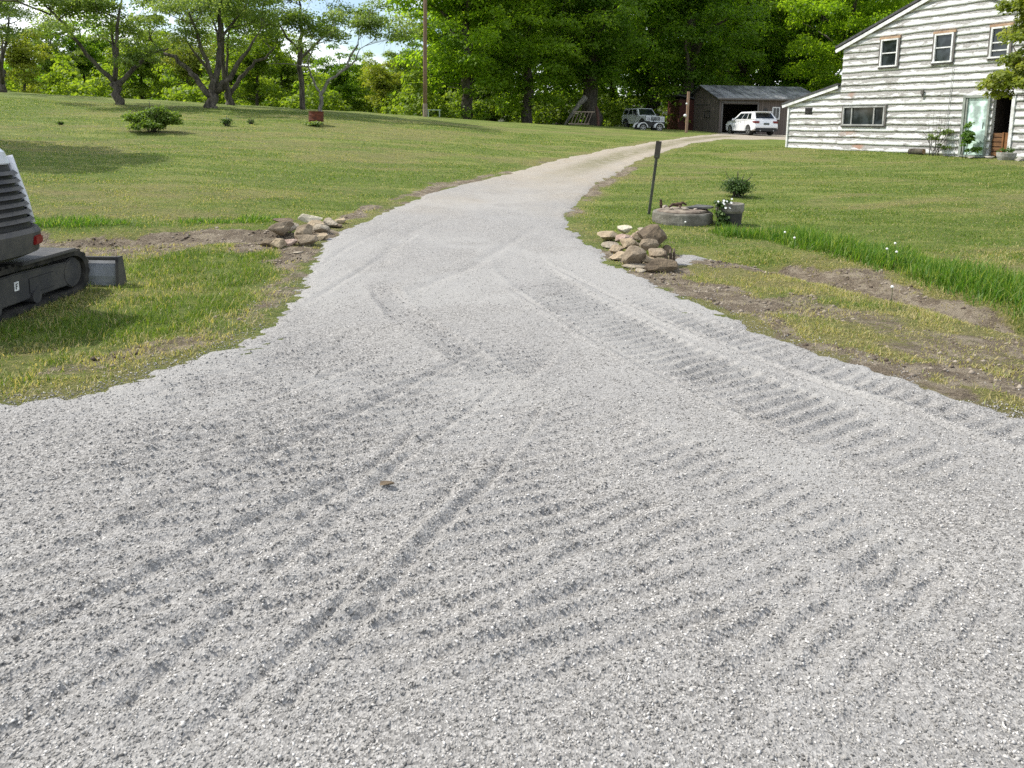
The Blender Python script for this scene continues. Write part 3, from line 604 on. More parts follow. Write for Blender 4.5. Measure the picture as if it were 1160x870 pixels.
# ------------------------------------------------------------------ bushes
def bush(name,px,Y,rx,h,leaf,n,sz,label,seed,stems=10,cat='bush',group=None,ry=None):
    r_=np.random.default_rng(seed); cl=ell(50,(0,0,h*.38),rx*.72,(ry or rx)*.72,h*.42,.16*h+.03,.28*h+.04,seed,.2)
    cl[:,2]=np.maximum(cl[:,2],.08*h)
    limbs=[]
    for k in range(stems):
        a=r_.uniform(0,2*PI); d=rx*r_.uniform(.4,1.05); limbs.append(([(r_.normal(0,.06),r_.normal(0,.06),-.05),(math.cos(a)*d*.4,math.sin(a)*d*.4,h*.55),(math.cos(a)*d,math.sin(a)*d,h*r_.uniform(.7,1.12))],[.012,.009,.004]))
    t=make_tree(name,limbs,cl,n,sz,BK_D,leaf,seed,label,cat,group,tr=.008)
    t.children[0].name='stems'; t.children[1].name='foliage'; p=at(px,Y); t.location=p; return t
LF_BL=leafmat('round_bush_leaf',(.07,.12,.015),(.13,.20,.03),(.19,.26,.06),.42)
bush('bush',171,22.5,.95,.85,LF_BL,9000,.06,'rounded green bush alone on the left lawn below the apple trees',71,16)
bush('bush',255,25.5,.24,.34,LF_B,380,.05,'small dark bush on the lawn right of the rounded green bush',72,6)
bush('seedling',283,26.5,.16,.22,LF_B,140,.04,'tiny dark tuft on the lawn, between the small bush and the barrel',73,4)
bush('seedling',67,24,.17,.13,LF_B,120,.045,'low dark weed tuft on the far left lawn',74,4)
bush('bush',838,15.6,.32,.50,LF_B,4200,.032,'small dark round bush on the lawn right of the planter',75,12)
bush('weed_clump',354,27.3,.50,.19,LF_A,1500,.06,'grey green weeds around the foot of the rusty barrel',76,6,'weeds')
# ------------------------------------------------------------------ white house
def m_siding():
    m=N('peeling_white_siding'); p=m.co(); bv=m.attr('bv'); br=m.attr('brd')
    v=m.map(p,(.9,1,4)); n1=m.noise(v,2.6,7,.68); n2=m.noise(m.map(p,(3,1,9)),5,5,.7); n3=m.noise(m.map(p,(1,1,1)),.55,3,.5)
    # paint has flaked along the upper part of each board
    k=m.math('ADD',m.math('MULTIPLY',m.ramp(bv,.30,.95),.26),m.math('MULTIPLY',br,.16)); k=m.math('ADD',k,m.math('MULTIPLY',n3,.16)); k=m.math('ADD',k,n1)
    pk=m.ramp(k,.69,.78); wood=m.mix(m.ramp(n2,.35,.65),(.16,.145,.13),(.40,.385,.37)); 
    wood=m.mix(m.ramp(m.math('ADD',n3,m.math('MULTIPLY',br,.25)),.80,.90),wood,(.30,.15,.09))
    c=m.mix(m.ramp(n2,.4,.75,0,.5),(.74,.74,.735),(.60,.60,.59)); c=m.mix(m.math('MULTIPLY',pk,.88),c,wood)
    return m.fin(c,.75,m.bump(n1,.02,.6))
WH=basic('white_trim',(.80,.80,.79),(.55,.55,.53),6,.6); SID=m_siding()
ROOF=basic('dark_shingles',(.09,.09,.095),(.05,.05,.05),8,.9,.01,20); WOODB=basic('brown_wood',(.22,.11,.045),(.12,.06,.03),5,.75,.01,20,stretch=(1,1,8)); GREYW=basic('weathered_grey_wood',(.20,.185,.17),(.10,.09,.085),6,.9,.01,20,stretch=(6,6,.6))
DARK=basic('dark_interior',(.012,.012,.012)); STONE=basic('foundation_stone',(.42,.41,.39),(.24,.23,.21),3,.9,.03,6)
def m_glass(name,c=(.012,.015,.017),rough=.06,noise_=True):
    m=N(name); n=m.noise(m.co(),3,2,.5); m.b.inputs['Specular IOR Level'].default_value=.6; return m.fin(m.mix(m.ramp(n,.4,.65),c,tuple(x*2.6+.004 for x in c)),rough)
GLS=m_glass('window_glass'); DGL=m_glass('door_glass',(.28,.36,.33),.12); CURT=basic('pale_curtain',(.42,.50,.46),(.50,.57,.53),2,.9)
H=empty('white_house',(15.98,26,.9),-math.atan2(.8908,.4543),'two storey white board house with peeling paint, gable and low lean-to','house')
S=.4543; 
def siding(name,s0,s1,z0,top,holes,seed,parent=H,y=0.,pitch=.262):
    ss=sorted(set([round(v,3) for v in np.arange(s0,s1,.11)]+[s1]+[h for q in holes for h in q[:2]])); ss=[s for s in ss if s0-1e-6<=s<=s1+1e-6]
    zt=max(top(s) for s in ss); K=int((zt-z0)/pitch)+2; V=[];Q=[];bvs=[];brs=[]; r_=np.random.default_rng(seed); tint=r_.random((K,12))
    prof=[(0,-.014),(0,-.042),(.25,-.042),(.6,-.030),(1,-.013)]
    def zb(k,s): return z0+k*pitch+(float(fbm(np.array([s*1.4]),np.array([k*7.3+seed]),4)[0])-.5)*.06
    for k in range(K):
        cols=[]
        for s in ss:
            a=zb(k,s);b=zb(k+1,s)+.012; tp=top(s); row=[]
            for v,off in prof:
                z=min(a+(b-a)*v,tp); row.append(len(V)); V.append((s,y+off,z)); bvs.append(v); brs.append(tint[k,int((s-s0)/2.6)%12])
            cols.append((s,row))
        for (s,A),(s2,B) in zip(cols,cols[1:]):
            for j in range(len(prof)-1):
                zc=(V[A[j]][2]+V[A[j+1]][2])/2; sc_=(s+s2)/2
                if V[A[j]][2]>=top(s)-1e-4 and V[B[j]][2]>=top(s2)-1e-4 and j: continue
                if V[A[j]][2]>=top(s)-1e-4 and V[B[j]][2]>=top(s2)-1e-4 and V[A[j+1]][2]>=top(s)-1e-4: continue
                if any(h[0]<sc_<h[1] and h[2]<zc<h[3] for h in holes): continue
                Q.append((A[j],B[j],B[j+1],A[j+1]))
    return npmesh(name,np.array(V),np.array(Q),SID,parent,attrs={'bv':bvs,'brd':brs})
PK=-1.02; topm=lambda s: 5.93-.40*abs(s-PK)   # underside of gable slope, local heights
holes=[(-3.67,-2.93,3.19,4.29),(-1.5,-.8,3.2,4.29),(.49,1.13,3.22,4.30),(-5.18,-3.27,.92,1.70),(-.22,.69,-.15,2.0),(.78,1.41,-.5,2.0)]
holes=[tuple(round(v,3) for v in h) for h in holes]
wm=siding('wall',-5.39,3.38,-.62,topm,holes,3)
siding('lean_to_wall',-8.06,-5.40,-.62,lambda s:1.86+(s+8.06)*.262,[(-7.18,-6.8,1.42,1.68)],4,y=.03)
# other walls (solid behind), so the house stands from every side
bm=NB(); prism(bm,[(-5.35,-.6),(.74,-.6),(.74,2.0),(1.45,2.0),(1.45,-.6),(3.34,-.6),(3.34,topm(3.34)-.02),(PK,5.90),(-5.35,topm(-5.35)-.02)],.06,.2); box(bm,(-5.27,4.2,1.6),(.14,8,4.4)); box(bm,(3.26,4.2,1.6),(.14,8,4.4)); prism(bm,[(-5.35,-.6),(3.34,-.6),(3.34,topm(3.34)-.02),(PK,5.90),(-5.35,topm(-5.35)-.02)],8.2,8.34)
prism(bm,[(-8.0,-.6),(-5.45,-.6),(-5.45,2.5),(-8.0,1.85)],.10,.22); prism(bm,[(-8.0,-.6),(-5.45,-.6),(-5.45,2.5),(-8.0,1.85)],5.0,5.14); box(bm,(-7.95,2.6,.62),(.12,4.8,2.42))
bobj('back_wall',bm,WH,H)
# roof: two slopes, overhanging, with white barge boards
def slope_slab(bm,a,b,y0,y1,th):
    (x0,z0),(x1,z1)=a,b; d=Vector((x1-x0,z1-z0)).normalized(); n=Vector((-d.y,d.x)); n=n if n.y>0 else -n
    prism(bm,[(x0,z0),(x1,z1),(x1+n.x*th,z1+n.y*th),(x0+n.x*th,z0+n.y*th)],y0,y1)
bm=NB(); slope_slab(bm,(-5.72,topm(-5.72)+.02),(PK,5.97),-.15,8.5,.09); slope_slab(bm,(3.72,topm(3.72)+.02),(PK+.005,5.97),-.15,8.5,.09)
rf=bobj('roof',bm,ROOF,H)
bm=NB(); slope_slab(bm,(-5.70,topm(-5.70)-.17),(PK,5.78),-.13,-.095,.13); slope_slab(bm,(3.70,topm(3.70)-.17),(PK+.005,5.78),-.13,-.095,.13); bobj('barge_board',bm,WH,rf)
bm=NB(); slope_slab(bm,(-8.38,1.82),(-5.47,2.58),-.15,5.3,.08); lr=bobj('lean_to_roof',bm,ROOF,H)
bm=NB(); slope_slab(bm,(-8.36,1.69),(-5.47,2.44),-.13,-.095,.13); bobj('barge_board',bm,WH,lr)
bm=NB(); box(bm,(1.44,-.05,.75),(.10,.06,2.5)); bobj('corner_board',bm,WH,H)
bm=NB(); box(bm,(-8.07,-.02,.62),(.07,.09,2.4)); bobj('corner_board',bm,WH,H)
def sash(name,x0,x1,z0,z1,mull=(),rail=(),head=None):
    bm=NB(); t=.06; cx=(x0+x1)/2;cz=(z0+z1)/2
    box(bm,(cx,-.065,z1-t/2),(x1-x0,.07,t)); box(bm,(cx,-.075,z0+t/2),(x1-x0+.06,.10,t))
    for x in (x0+t/2,x1-t/2): box(bm,(x,-.067,cz),(t,.066,z1-z0-2*t))
    for q in mull: box(bm,(q,-.06,cz),(.05,.05,z1-z0-2*t))
    for q in rail: box(bm,(cx,-.055,q),(x1-x0-2*t,.04,.045))
    f=bobj(name,bm,WH,H,bevel=.004); bm=NB(); box(bm,(cx,-.03,cz),(x1-x0-2*t+.02,.012,z1-z0-2*t+.02)); bobj('pane',bm,GLS,f)
    bm=NB(); 
    for x in (x0-.03,x1+.03): box(bm,(x,-.05,cz),(.055,.075,z1-z0+.1))
    box(bm,(cx,-.05,z0-.035),(x1-x0+.12,.08,.05)); bobj('casing',bm,GREYW,f)
    if head: bm=NB(); box(bm,(cx,-.052,z1+.045),(x1-x0+.13,.082,.085)); bobj('head_board',bm,head,f)
    return f
TANW=basic('bare_tan_wood',(.50,.36,.24),(.32,.20,.13),5,.8); DKW=basic('dark_frame_wood',(.07,.065,.06),(.03,.03,.03))
sash('window',-3.67,-2.93,3.17,4.23,rail=(3.70,),head=TANW); sash('window',-1.5,-.8,3.18,4.22,rail=(3.72,),head=TANW); sash('window',.49,1.13,3.20,4.24,rail=(3.72,3.46),head=TANW)
pw=sash('picture_window',-5.18,-3.27,.92,1.70,mull=(-4.76,-3.74)); pw.data.materials.clear(); pw.data.materials.append(basic('grey_painted_frame',(.42,.42,.40),(.25,.25,.24)))
bm=NB(); box(bm,(-6.99,.0,1.55),(.38,.03,.26)); 
for k in range(4): box(bm,(-6.99,-.025,1.46+k*.06),(.36,.03,.012))
bobj('wall_vent',bm,DKW,H)
bm=NB(); box(bm,(-1.78,-.09,2.16),(.10,.08,.17)); cyl(bm,(-1.78,-.09,2.07),(-1.78,-.09,1.98),.035); bobj('wall_lamp',bm,GREYW,H,bevel=.01)
bm=NB(); cyl(bm,(-.78,-.075,-.3),(-.72,-.075,3.0),.011,n=6); bobj('cable',bm,basic('grey_cable',(.35,.35,.34)),H)
# patio door, leaning frame
d=bobj('patio_door',(lambda bm:(box(bm,(-.19,-.06,.93),(.09,.08,2.1)),box(bm,(.66,-.06,.93),(.07,.08,2.1)),box(bm,(.235,-.06,1.95),(.78,.08,.08)),box(bm,(.235,-.06,-.10),(.78,.08,.07)),box(bm,(-.10,-.05,.93),(.05,.05,1.95)),bm)[-1])(NB()),basic('grey_green_frame',(.30,.33,.29),(.20,.22,.19)),H)
bm=NB(); box(bm,(.27,-.02,.92),(.70,.012,1.96)); bobj('pane',bm,DGL,d)
bm=NB()
n_=26
A=[bm.verts.new((-.05+.64*i/n_,.02+.018*math.sin(i*1.9),-.05)) for i in range(n_+1)]; B=[bm.verts.new((-.02+.6*i/n_,.02+.012*math.sin(i*1.9),1.88)) for i in range(n_+1)]
for i in range(n_): bm.faces.new((A[i],A[i+1],B[i+1],B[i]))
bobj('curtain',bm,CURT,d)
bm=NB(); box(bm,(.54,-.10,.95),(.02,.03,.22)); bobj('handle',bm,DKW,d)
# porch recess
bm=NB(); box(bm,(1.1,1.9,.75),(.9,.05,2.7)); box(bm,(.70,1.0,.75),(.05,1.8,2.7)); box(bm,(1.5,1.0,.75),(.05,1.8,2.7)); box(bm,(1.1,1.0,2.02),(.85,1.8,.05)); bobj('porch_recess',bm,basic('dark_porch_boards',(.05,.04,.035),(.03,.025,.02)),H)
bm=NB()
for k,(x,wd_) in enumerate([(-8,.8),(-7.1,.9),(-6.1,.8),(-5.2,.9),(-4.2,.8),(-3.2,1.0),(-2.1,.9),(-1.1,.9)]): box(bm,(x+.5,.06,-.66),(wd_*.97,.16,.22+.04*(k%3)))
bobj('foundation',bm,STONE,H,bevel=.02)
def hp(s,y,z=0): # place beside the facade
    c=Vector((15.98+.4543*s+.8908*y,26-.8908*s+.4543*y,0)); c.z=float(ground_z(c.x,c.y))+z; return c
HR=-math.atan2(.8908,.4543)
cr=empty('wooden_crate',hp(1.12,.35,.02),HR,'brown slatted wooden crate in the dark porch recess right of the patio door','crate')
bm=NB()
for k in range(5): box(bm,(-.14,-.27,.12+.16*k),(.34,.025,.13))
bobj('slatted_front',bm,WOODB,cr)
bm=NB(); box(bm,(.22,-.26,.42),(.30,.03,.84)); box(bm,(.04,-.285,.42),(.05,.05,.86)); bobj('door_panel',bm,basic('tan_board',(.26,.12,.045),(.18,.08,.03)),cr)
bm=NB(); box(bm,(.03,.05,.40),(.68,.58,.8)); bobj('box_body',bm,basic('dark_brown_wood',(.09,.05,.03),(.05,.03,.02)),cr)
# plants and odds along the house foot
sp=make_tree('sapling',[([(0,0,-.05),(.02,0,.6),(0,0,1.25)],[.014,.01,.005]),([(-.1,0,0),(-.22,.02,.7),(-.3,0,1.1)],[.01,.008,.004])],np.vstack([ell(20,(0,0,.72),.24,.22,.58,.08,.16,81,.2),ell(4,(.32,0,.28),.15,.15,.15,.07,.12,82,.2)]),900,.085,BK_D,leafmat('sapling_leaf',(.05,.11,.012),(.09,.18,.02),(.14,.24,.03)),81,'bright green sapling growing in front of the patio door','plant',tr=.006)
sp.location=hp(.30,-.5)
tw=make_tree('twiggy_shrub',[([(random.uniform(-.25,.25),random.uniform(-.1,.1),-.05),(x*.7,0,.7),(x,random.uniform(-.1,.1),h_)],[.010,.008,.003]) for x,h_ in [(-.55,.9),(-.4,1.3),(-.25,1.6),(-.1,1.25),(.0,1.75),(.15,1.45),(.3,1.65),(.42,1.2),(.55,1.0),(-.65,.6),(.1,1.0)]],
  ell(30,(0,0,.65),.6,.25,.6,.07,.14,83,.1),650,.05,BK_A,LF_A,83,'twiggy half bare shrub against the house wall left of the patio door','shrub',tr=.005)
tw.children[0].name='stems'; tw.children[1].name='foliage'; tw.location=hp(-.85,-.4)
lg=empty('log',hp(-1.55,-.45,.10),HR,'short dark log lying at the foot of the house wall','log'); bm=NB(); tube(bm,[(-.28,0,0),(-.1,.01,.005),(.1,0,0),(.28,0,.01)],[.11,.12,.115,.11],12); bobj('bark_body',bm,BK_D,lg); bm=NB(); cyl(bm,(.281,0,.01),(.286,0,.01),.095); bobj('cut_end',bm,TANW,lg)
def stoneblob(bm,c,s,seed,sub=2):
    r_=np.random.default_rng(seed); v0=bmesh.ops.create_icosphere(bm,subdivisions=sub,radius=1)['verts']; pl=[(Vector(r_.normal(size=3)).normalized(),r_.uniform(.42,.74)) for _ in range(15)]
    q=Matrix.Rotation(r_.uniform(0,6),3,'Z')
    for v in v0:
        p=v.co.copy()
        for n_,d_ in pl:
            e=p.dot(n_)-d_
            if e>0: p-=n_*e*.97
        p*=1+.10*mn.noise(p*2.2+Vector((seed,0,0)))+.035*mn.noise(p*7+Vector((0,seed,0)))
        p.x*=s[0];p.y*=s[1];p.z*=s[2]; v.co=p+Vector(c)
    return v0
st=empty('stone_trough',at(1141,24.0),HR,'squat pale stone trough with green plants beside the crate','planter'); bm=NB(); lathe(bm,[(.22,0),(.27,.12),(.29,.24),(.25,.25),(.24,.18)],20); bobj('bowl',bm,STONE,st)
V,Fq,tn=leafset(np.array([[0,0,.28,.2],[.08,.05,.3,.16],[-.12,0,.27,.16]]),160,.06,rng); npmesh('foliage',V,Fq,LF_B,st,fattrs={'tint':tn})
SR=[basic('garden_stone',(.36,.34,.30),(.22,.20,.17),6,.9,.02,20)]
for s_,y_,r__,lb in [(1101,25.3,.12,'pale stone on the ground just below the patio door frame'),(1122,25.0,.15,'larger pale flat stone between the sapling and the trough'),(1158,23.4,.22,'grey stone at the foot of the right house wall')]:
    bm=NB(); stoneblob(bm,(0,0,.04),(r__*1.3,r__,r__*.55),int(r__*1000)); o=bobj('stone',bm,SR[0]); o.location=at(s_,y_); tag(o,lb,'stone',group='stones along the house foot')

# ------------------------------------------------------------------ garage
TIN=None
def m_tin():
    m=N('weathered_metal_roof'); p=m.co(); n1=m.noise(m.map(p,(1,.5,1)),.9,5,.65); wv=m.math('SINE',m.math('MULTIPLY',m.sep(p) if hasattr(m,'sep') else n1,30))
    c=m.mix(m.ramp(n1,.45,.6),(.10,.105,.11),(.20,.20,.20)); c=m.mix(m.ramp(m.noise(p,3,4,.7),.55,.7,0,.5),c,(.13,.09,.07)); return m.fin(c,.55,None,.0)
def m_boards(name,c1,c2,w_=.18):
    m=N(name); p=m.co(); s=m.n.new('ShaderNodeSeparateXYZ'); m.l.new(p,s.inputs[0]); t=m.math('ADD',s.outputs[0],s.outputs[1]); f=m.math('FRACT',m.math('DIVIDE',t,w_)); gp=m.math('LESS_THAN',f,.09)
    fl=m.math('FLOOR',m.math('DIVIDE',t,w_)); wn_=m.n.new('ShaderNodeTexWhiteNoise'); wn_.noise_dimensions='1D'; m.l.new(fl,wn_.inputs['W'])
    n1=m.noise(m.map(p,(6,6,.5)),3,5,.7); c=m.mix(m.math('ADD',m.math('MULTIPLY',n1,.6),m.math('MULTIPLY',wn_.outputs[0],.4)),c1,c2); c=m.mix(gp,c,(.012,.011,.010)); return m.fin(c,.9,m.bump(n1,.01,.6))
GB=m_boards('garage_boards',(.085,.064,.052),(.20,.165,.145)); RB=basic('dark_red_boards',(.09,.025,.018),(.05,.02,.015))
g0=at(812,58.5); G=empty('garage',(g0.x,g0.y,g0.z),R(5),'weathered grey board garage with open doorway and tin roof','garage'); GW=8.2;GD=8.;GH=2.75;GR_=1.1
bm=NB(); 
# front wall pieces (opening x .25..3.1)
prism(bm,[(0,-.2),(.26,-.2),(.26,GH-.48),(3.12,GH-.48),(3.12,-.2),(GW,-.2),(GW,GH),(0,GH)],0,.12)
bobj('wall',bm,GB,G); bm=NB(); prism(bm,[(0,0),(GW,0),(GW,GH),(0,GH)],GD-.12,GD)
bobj('wall',bm,GB,G)
for x in (0.,GW-.1):
    bm=NB(); A=[(x,.12,-.2),(x,GD-.12,-.2),(x,GD-.12,GH),(x,GD/2,GH+GR_-.05),(x,.12,GH)]; a_=[bm.verts.new(v) for v in A]; b_=[bm.verts.new((v[0]+.1,v[1],v[2])) for v in A]; bm.faces.new(a_);bm.faces.new(b_[::-1])
    for i in range(5): bm.faces.new((a_[i],a_[(i+1)%5],b_[(i+1)%5],b_[i]))
    bobj('gable_wall',bm,GB,G)
bm=NB()
for sgn in (0,1):
    y0,y1=(-.45,GD/2) if not sgn else (GD+.45,GD/2+.003); z0=GH-.14+.02;z1=GH+GR_+.02
    A=[(-.3,y0,z0),(GW+.3,y0,z0),(GW+.3,y1,z1),(-.3,y1,z1)]; a_=[bm.verts.new(v) for v in A]; b_=[bm.verts.new((v[0],v[1],v[2]+.06)) for v in A]; bm.faces.new(a_[::-1]);bm.faces.new(b_)
    for i in range(4): bm.faces.new((a_[i],a_[(i+1)%4],b_[(i+1)%4],b_[i]))
    for k in range(1,15): 
        x=-.3+k*.6; L=math.hypot(y1-y0,z1-z0); an=math.atan2(z1-z0,y1-y0); c_=Vector((x,(y0+y1)/2,(z0+z1)/2+.07)); box(bm,c_,(.035,L,.03),Matrix.Rotation(an,3,'X'))
def m_tin():
    m=N('weathered_metal_roof'); p=m.co(); n1=m.noise(m.map(p,(1,.5,1)),.9,5,.65)
    c=m.mix(m.ramp(n1,.42,.6),(.10,.105,.115),(.24,.245,.255)); c=m.mix(m.ramp(m.noise(p,3,4,.7),.55,.7,0,.5),c,(.13,.09,.07)); return m.fin(c,.5)
bobj('roof',bm,m_tin(),G)
bm=NB(); box(bm,(GW/2,-.46,GH-.09),(GW+.6,.03,.12)); bobj('fascia',bm,GREYW,G)
bm=NB(); box(bm,(.22,-.03,1.2),(.12,.05,2.4)); box(bm,(3.14,-.03,1.2),(.12,.05,2.4)); box(bm,(1.68,-.03,2.41),(3.0,.05,.12)); bobj('door_frame',bm,GREYW,G)
bm=NB(); box(bm,(1.7,.3,.0),(2.9,.5,.03)); bobj('threshold',bm,STONE,G)
bm=NB(); x0,x1,z0,z1=4.35,4.9,1.15,2.05
for x in (x0,x1): box(bm,(x,-.03,(z0+z1)/2),(.08,.06,z1-z0+.08))
for z in (z0,z1,): box(bm,((x0+x1)/2,-.03,z),(x1-x0-.08,.06,.08))
box(bm,((x0+x1)/2,-.025,(z0+z1)/2),(.03,.04,z1-z0-.08))
f=bobj('window',bm,WH,G); bm=NB(); box(bm,((x0+x1)/2,-.012,(z0+z1)/2),(x1-x0-.06,.012,z1-z0-.06)); bobj('pane',bm,GLS,f)
bm=NB(); box(bm,(3.75,-.03,1.75),(.30,.05,.42)); bobj('shutter',bm,DKW,G)
bm=NB(); box(bm,(-.05,2.6,1.75),(.05,1.3,.05)); box(bm,(-.05,2.6,1.25),(.05,1.3,.05)); box(bm,(-.05,2.0,1.5),(.05,.05,.5)); box(bm,(-.05,3.2,1.5),(.05,.05,.5)); bobj('wall_rack',bm,DKW,G)
bm=NB(); cyl(bm,(.02,2,2.25),(.02,GD-1,2.35),.05); bobj('gable_beam',bm,DKW,G)
sh=empty('shed',at(770,66),R(8),'dark reddish low shed half hidden behind the grey garage','shed'); bm=NB(); box(bm,(.5,0,1.3),(2.6,3,2.6)); bobj('wall',bm,RB,sh); bm=NB(); box(bm,(.5,0,2.72),(3.0,3.4,.12),Matrix.Rotation(.18,3,'Y')); bobj('roof',bm,ROOF,sh)

# ------------------------------------------------------------------ vehicles
def paint(name,c,rough=.3):
    m=N(name); m.b.inputs['Coat Weight'].default_value=.5; m.b.inputs['Coat Roughness'].default_value=.08; n=m.noise(m.co(),3,3,.5); return m.fin(m.mix(m.ramp(n,.4,.7),c,tuple(x*.93 for x in c)),rough)
BLK=basic('black_plastic',(.02,.02,.021),(.03,.03,.03),6,.55); RUB=basic('tyre_rubber',(.022,.022,.022),(.035,.034,.032),8,.85); ALU=basic('grey_alloy',(.45,.45,.46),(.35,.35,.35),6,.35,metal=.7)
REDL=basic('red_lamp_glass',(.20,.012,.012),(.13,.01,.01),6,.2); CLR=basic('clear_lamp_glass',(.55,.55,.55),(.35,.35,.36),6,.1); CGL=m_glass('car_glass',(.006,.008,.010),.05)
def arc(cx,cz,r,n=9): return [(cx-r*math.cos(PI*i/(n-1)),cz+r*math.sin(PI*i/(n-1))) for i in range(n)]
def wheel(parent,x,y,r,wd_,side):
    bm=NB(); bmesh.ops.create_cone(bm,cap_ends=True,segments=28,radius1=r,radius2=r,depth=wd_)
    for v in bm.verts: v.co=Matrix.Rotation(PI/2,3,'X')@v.co+Vector((x,y,r))
    t=bobj('wheel',bm,RUB,parent,bevel=.02); bm=NB(); yy=y+side*(wd_/2+.004)
    cyl(bm,(x,yy-side*.004,r),(x,yy+side*.004,r),r*.24,n=14)
    for k in range(5):
        a=2*PI*k/5+.3; c_=Vector((x+math.cos(a)*r*.38,yy,r+math.sin(a)*r*.38)); box(bm,c_,(r*.56,.012,r*.17),Matrix.Rotation(-a,3,'Y'))
    n=24; ri=[bm.verts.new((x+math.cos(2*PI*k/n)*r*.62,yy,r+math.sin(2*PI*k/n)*r*.62)) for k in range(n)]; ro=[bm.verts.new((x+math.cos(2*PI*k/n)*r*.70,yy,r+math.sin(2*PI*k/n)*r*.70)) for k in range(n)]
    for k in range(n): bm.faces.new((ri[k],ri[(k+1)%n],ro[(k+1)%n],ro[k]))
    bobj('rim',bm,ALU,t)
def frustum(bm,bot,top,zb,zt):
    """bot, top: (x0,x1,halfw)"""
    b=[(bot[0],-bot[2],zb),(bot[1],-bot[2],zb),(bot[1],bot[2],zb),(bot[0],bot[2],zb)]; t=[(top[0],-top[2],zt),(top[1],-top[2],zt),(top[1],top[2],zt),(top[0],top[2],zt)]
    B=[bm.verts.new(v) for v in b];T_=[bm.verts.new(v) for v in t]; bm.faces.new(B[::-1]);bm.faces.new(T_)
    for i in range(4): bm.faces.new((B[i],B[(i+1)%4],T_[(i+1)%4],T_[i]))
    return [Vector(v) for v in b],[Vector(v) for v in t]
def facewin(bm,b0,b1,t0,t1,u0,u1,v0,v1,out,off=.008):
    def P(u,v): return (b0.lerp(b1,u)).lerp(t0.lerp(t1,u),v)
    q=[P(u0,v0),P(u1,v0),P(u1,v1),P(u0,v1)]; n=(q[1]-q[0]).cross(q[3]-q[0]).normalized(); n=n if n.dot(out)>0 else -n
    a=[bm.verts.new(p+n*off) for p in q]; c=[bm.verts.new(p-n*.004) for p in q]; bm.faces.new(a)
    for i in range(4): bm.faces.new((a[i],a[(i+1)%4],c[(i+1)%4],c[i]))
# white crossover, local +x is forward, rear at -x
WP=paint('white_car_paint',(.80,.80,.81)); 
fx,fy=-.17,.985; p=at(848,54.3); CAR=empty('parked_car',p,math.atan2(fy,fx),'white crossover car parked before the garage, seen from its rear corner','car')
prof=[(-2.32,.42)]+[(-1.88,.30)]+arc(-1.42,.34,.40)+[(-.98,.28),(.95,.28)]+arc(1.40,.34,.40)+[(1.86,.28),(2.25,.34),(2.36,.55),(2.30,.78),(1.95,.95),(1.15,1.06),(.9,1.10),(-1.9,1.14),(-2.22,1.10),(-2.32,.80),(-2.36,.62)]
bm=NB(); prism(bm,prof,-.93,.93)
for v in bm.verts:
    if v.co.z>.85: v.co.y*=.955
    if v.co.x>1.9: v.co.y*=1-(v.co.x-1.9)*.35
    if v.co.x<-1.9: v.co.y*=1-(-1.9-v.co.x)*.16
bobj('body',bm,WP,CAR,bevel=.035,smooth=False)
bm=NB(); b,t=frustum(bm,(-2.18,1.10,.885),(-1.66,.25,.66),1.11,1.66)
cb=bobj('cabin',bm,WP,CAR,bevel=.04); bm=NB(); box(bm,(-1.86,0,1.655),(.42,1.2,.03)); bobj('roof_spoiler',bm,WP,CAR,bevel=.01)
bm=NB(); facewin(bm,b[0],b[3],t[0],t[3],.09,.91,.12,.80,Vector((-1,0,.3)),.012); bobj('rear_window',bm,CGL,CAR)
bm=NB(); facewin(bm,b[1],b[2],t[1],t[2],.07,.93,.06,.92,Vector((1,0,.6)),.012); bobj('windscreen',bm,CGL,CAR)
for (B0,B1,T0,T1,o_) in [(b[0],b[1],t[0],t[1],Vector((0,-1,0))),(b[3],b[2],t[3],t[2],Vector((0,1,0)))]:
    for u0,u1 in [(.13,.30),(.33,.56),(.585,.86)]:
        bm=NB(); facewin(bm,B0,B1,T0,T1,u0,u1,.08,.80,o_,.012); bobj('side_window',bm,CGL,CAR)
for y in (-.5,.5):
    pass
for s in (-1,1):
    bm=NB(); box(bm,(-2.27,s*.70,.92),(.14,.34,.15)); box(bm,(-2.10,s*.868,.93),(.30,.03,.13)); bobj('tail_light',bm,REDL,CAR,bevel=.02)
    bm=NB(); box(bm,(2.17,s*.66,.74),(.18,.36,.14)); bobj('headlight',bm,CLR,CAR,bevel=.02)
    bm=NB(); box(bm,(.72,s*1.0,1.12),(.10,.18,.13)); bobj('door_mirror',bm,WP,CAR,bevel=.02)
    for x in (-.28,.55): bm=NB(); box(bm,(x,s*.915,.92),(.16,.02,.03)); bobj('door_handle',bm,ALU,CAR)
    for x in (-.93,.05,.98): bm=NB(); box(bm,(x,s*.926,.68),(.012,.012,.66)); bobj('door_seam',bm,BLK,CAR)
bm=NB(); box(bm,(-2.30,0,.40),(.16,1.6,.24)); box(bm,(0,0,.27),(2.0,1.80,.10)); bobj('lower_trim',bm,BLK,CAR,bevel=.02)
bm=NB(); box(bm,(-2.345,0,.80),(.02,.42,.13)); bobj('number_plate',bm,basic('plate_dark',(.05,.07,.06),(.12,.13,.12)),CAR)
for s in (-1,1): bm=NB(); cyl(bm,(-2.36,s*.5,.33),(-2.44,s*.5,.33),.04); bobj('exhaust_tip',bm,ALU,CAR)
for x in (-1.42,1.40):
    for s in (-1,1): wheel(CAR,x,s*.80,.35,.23,s)
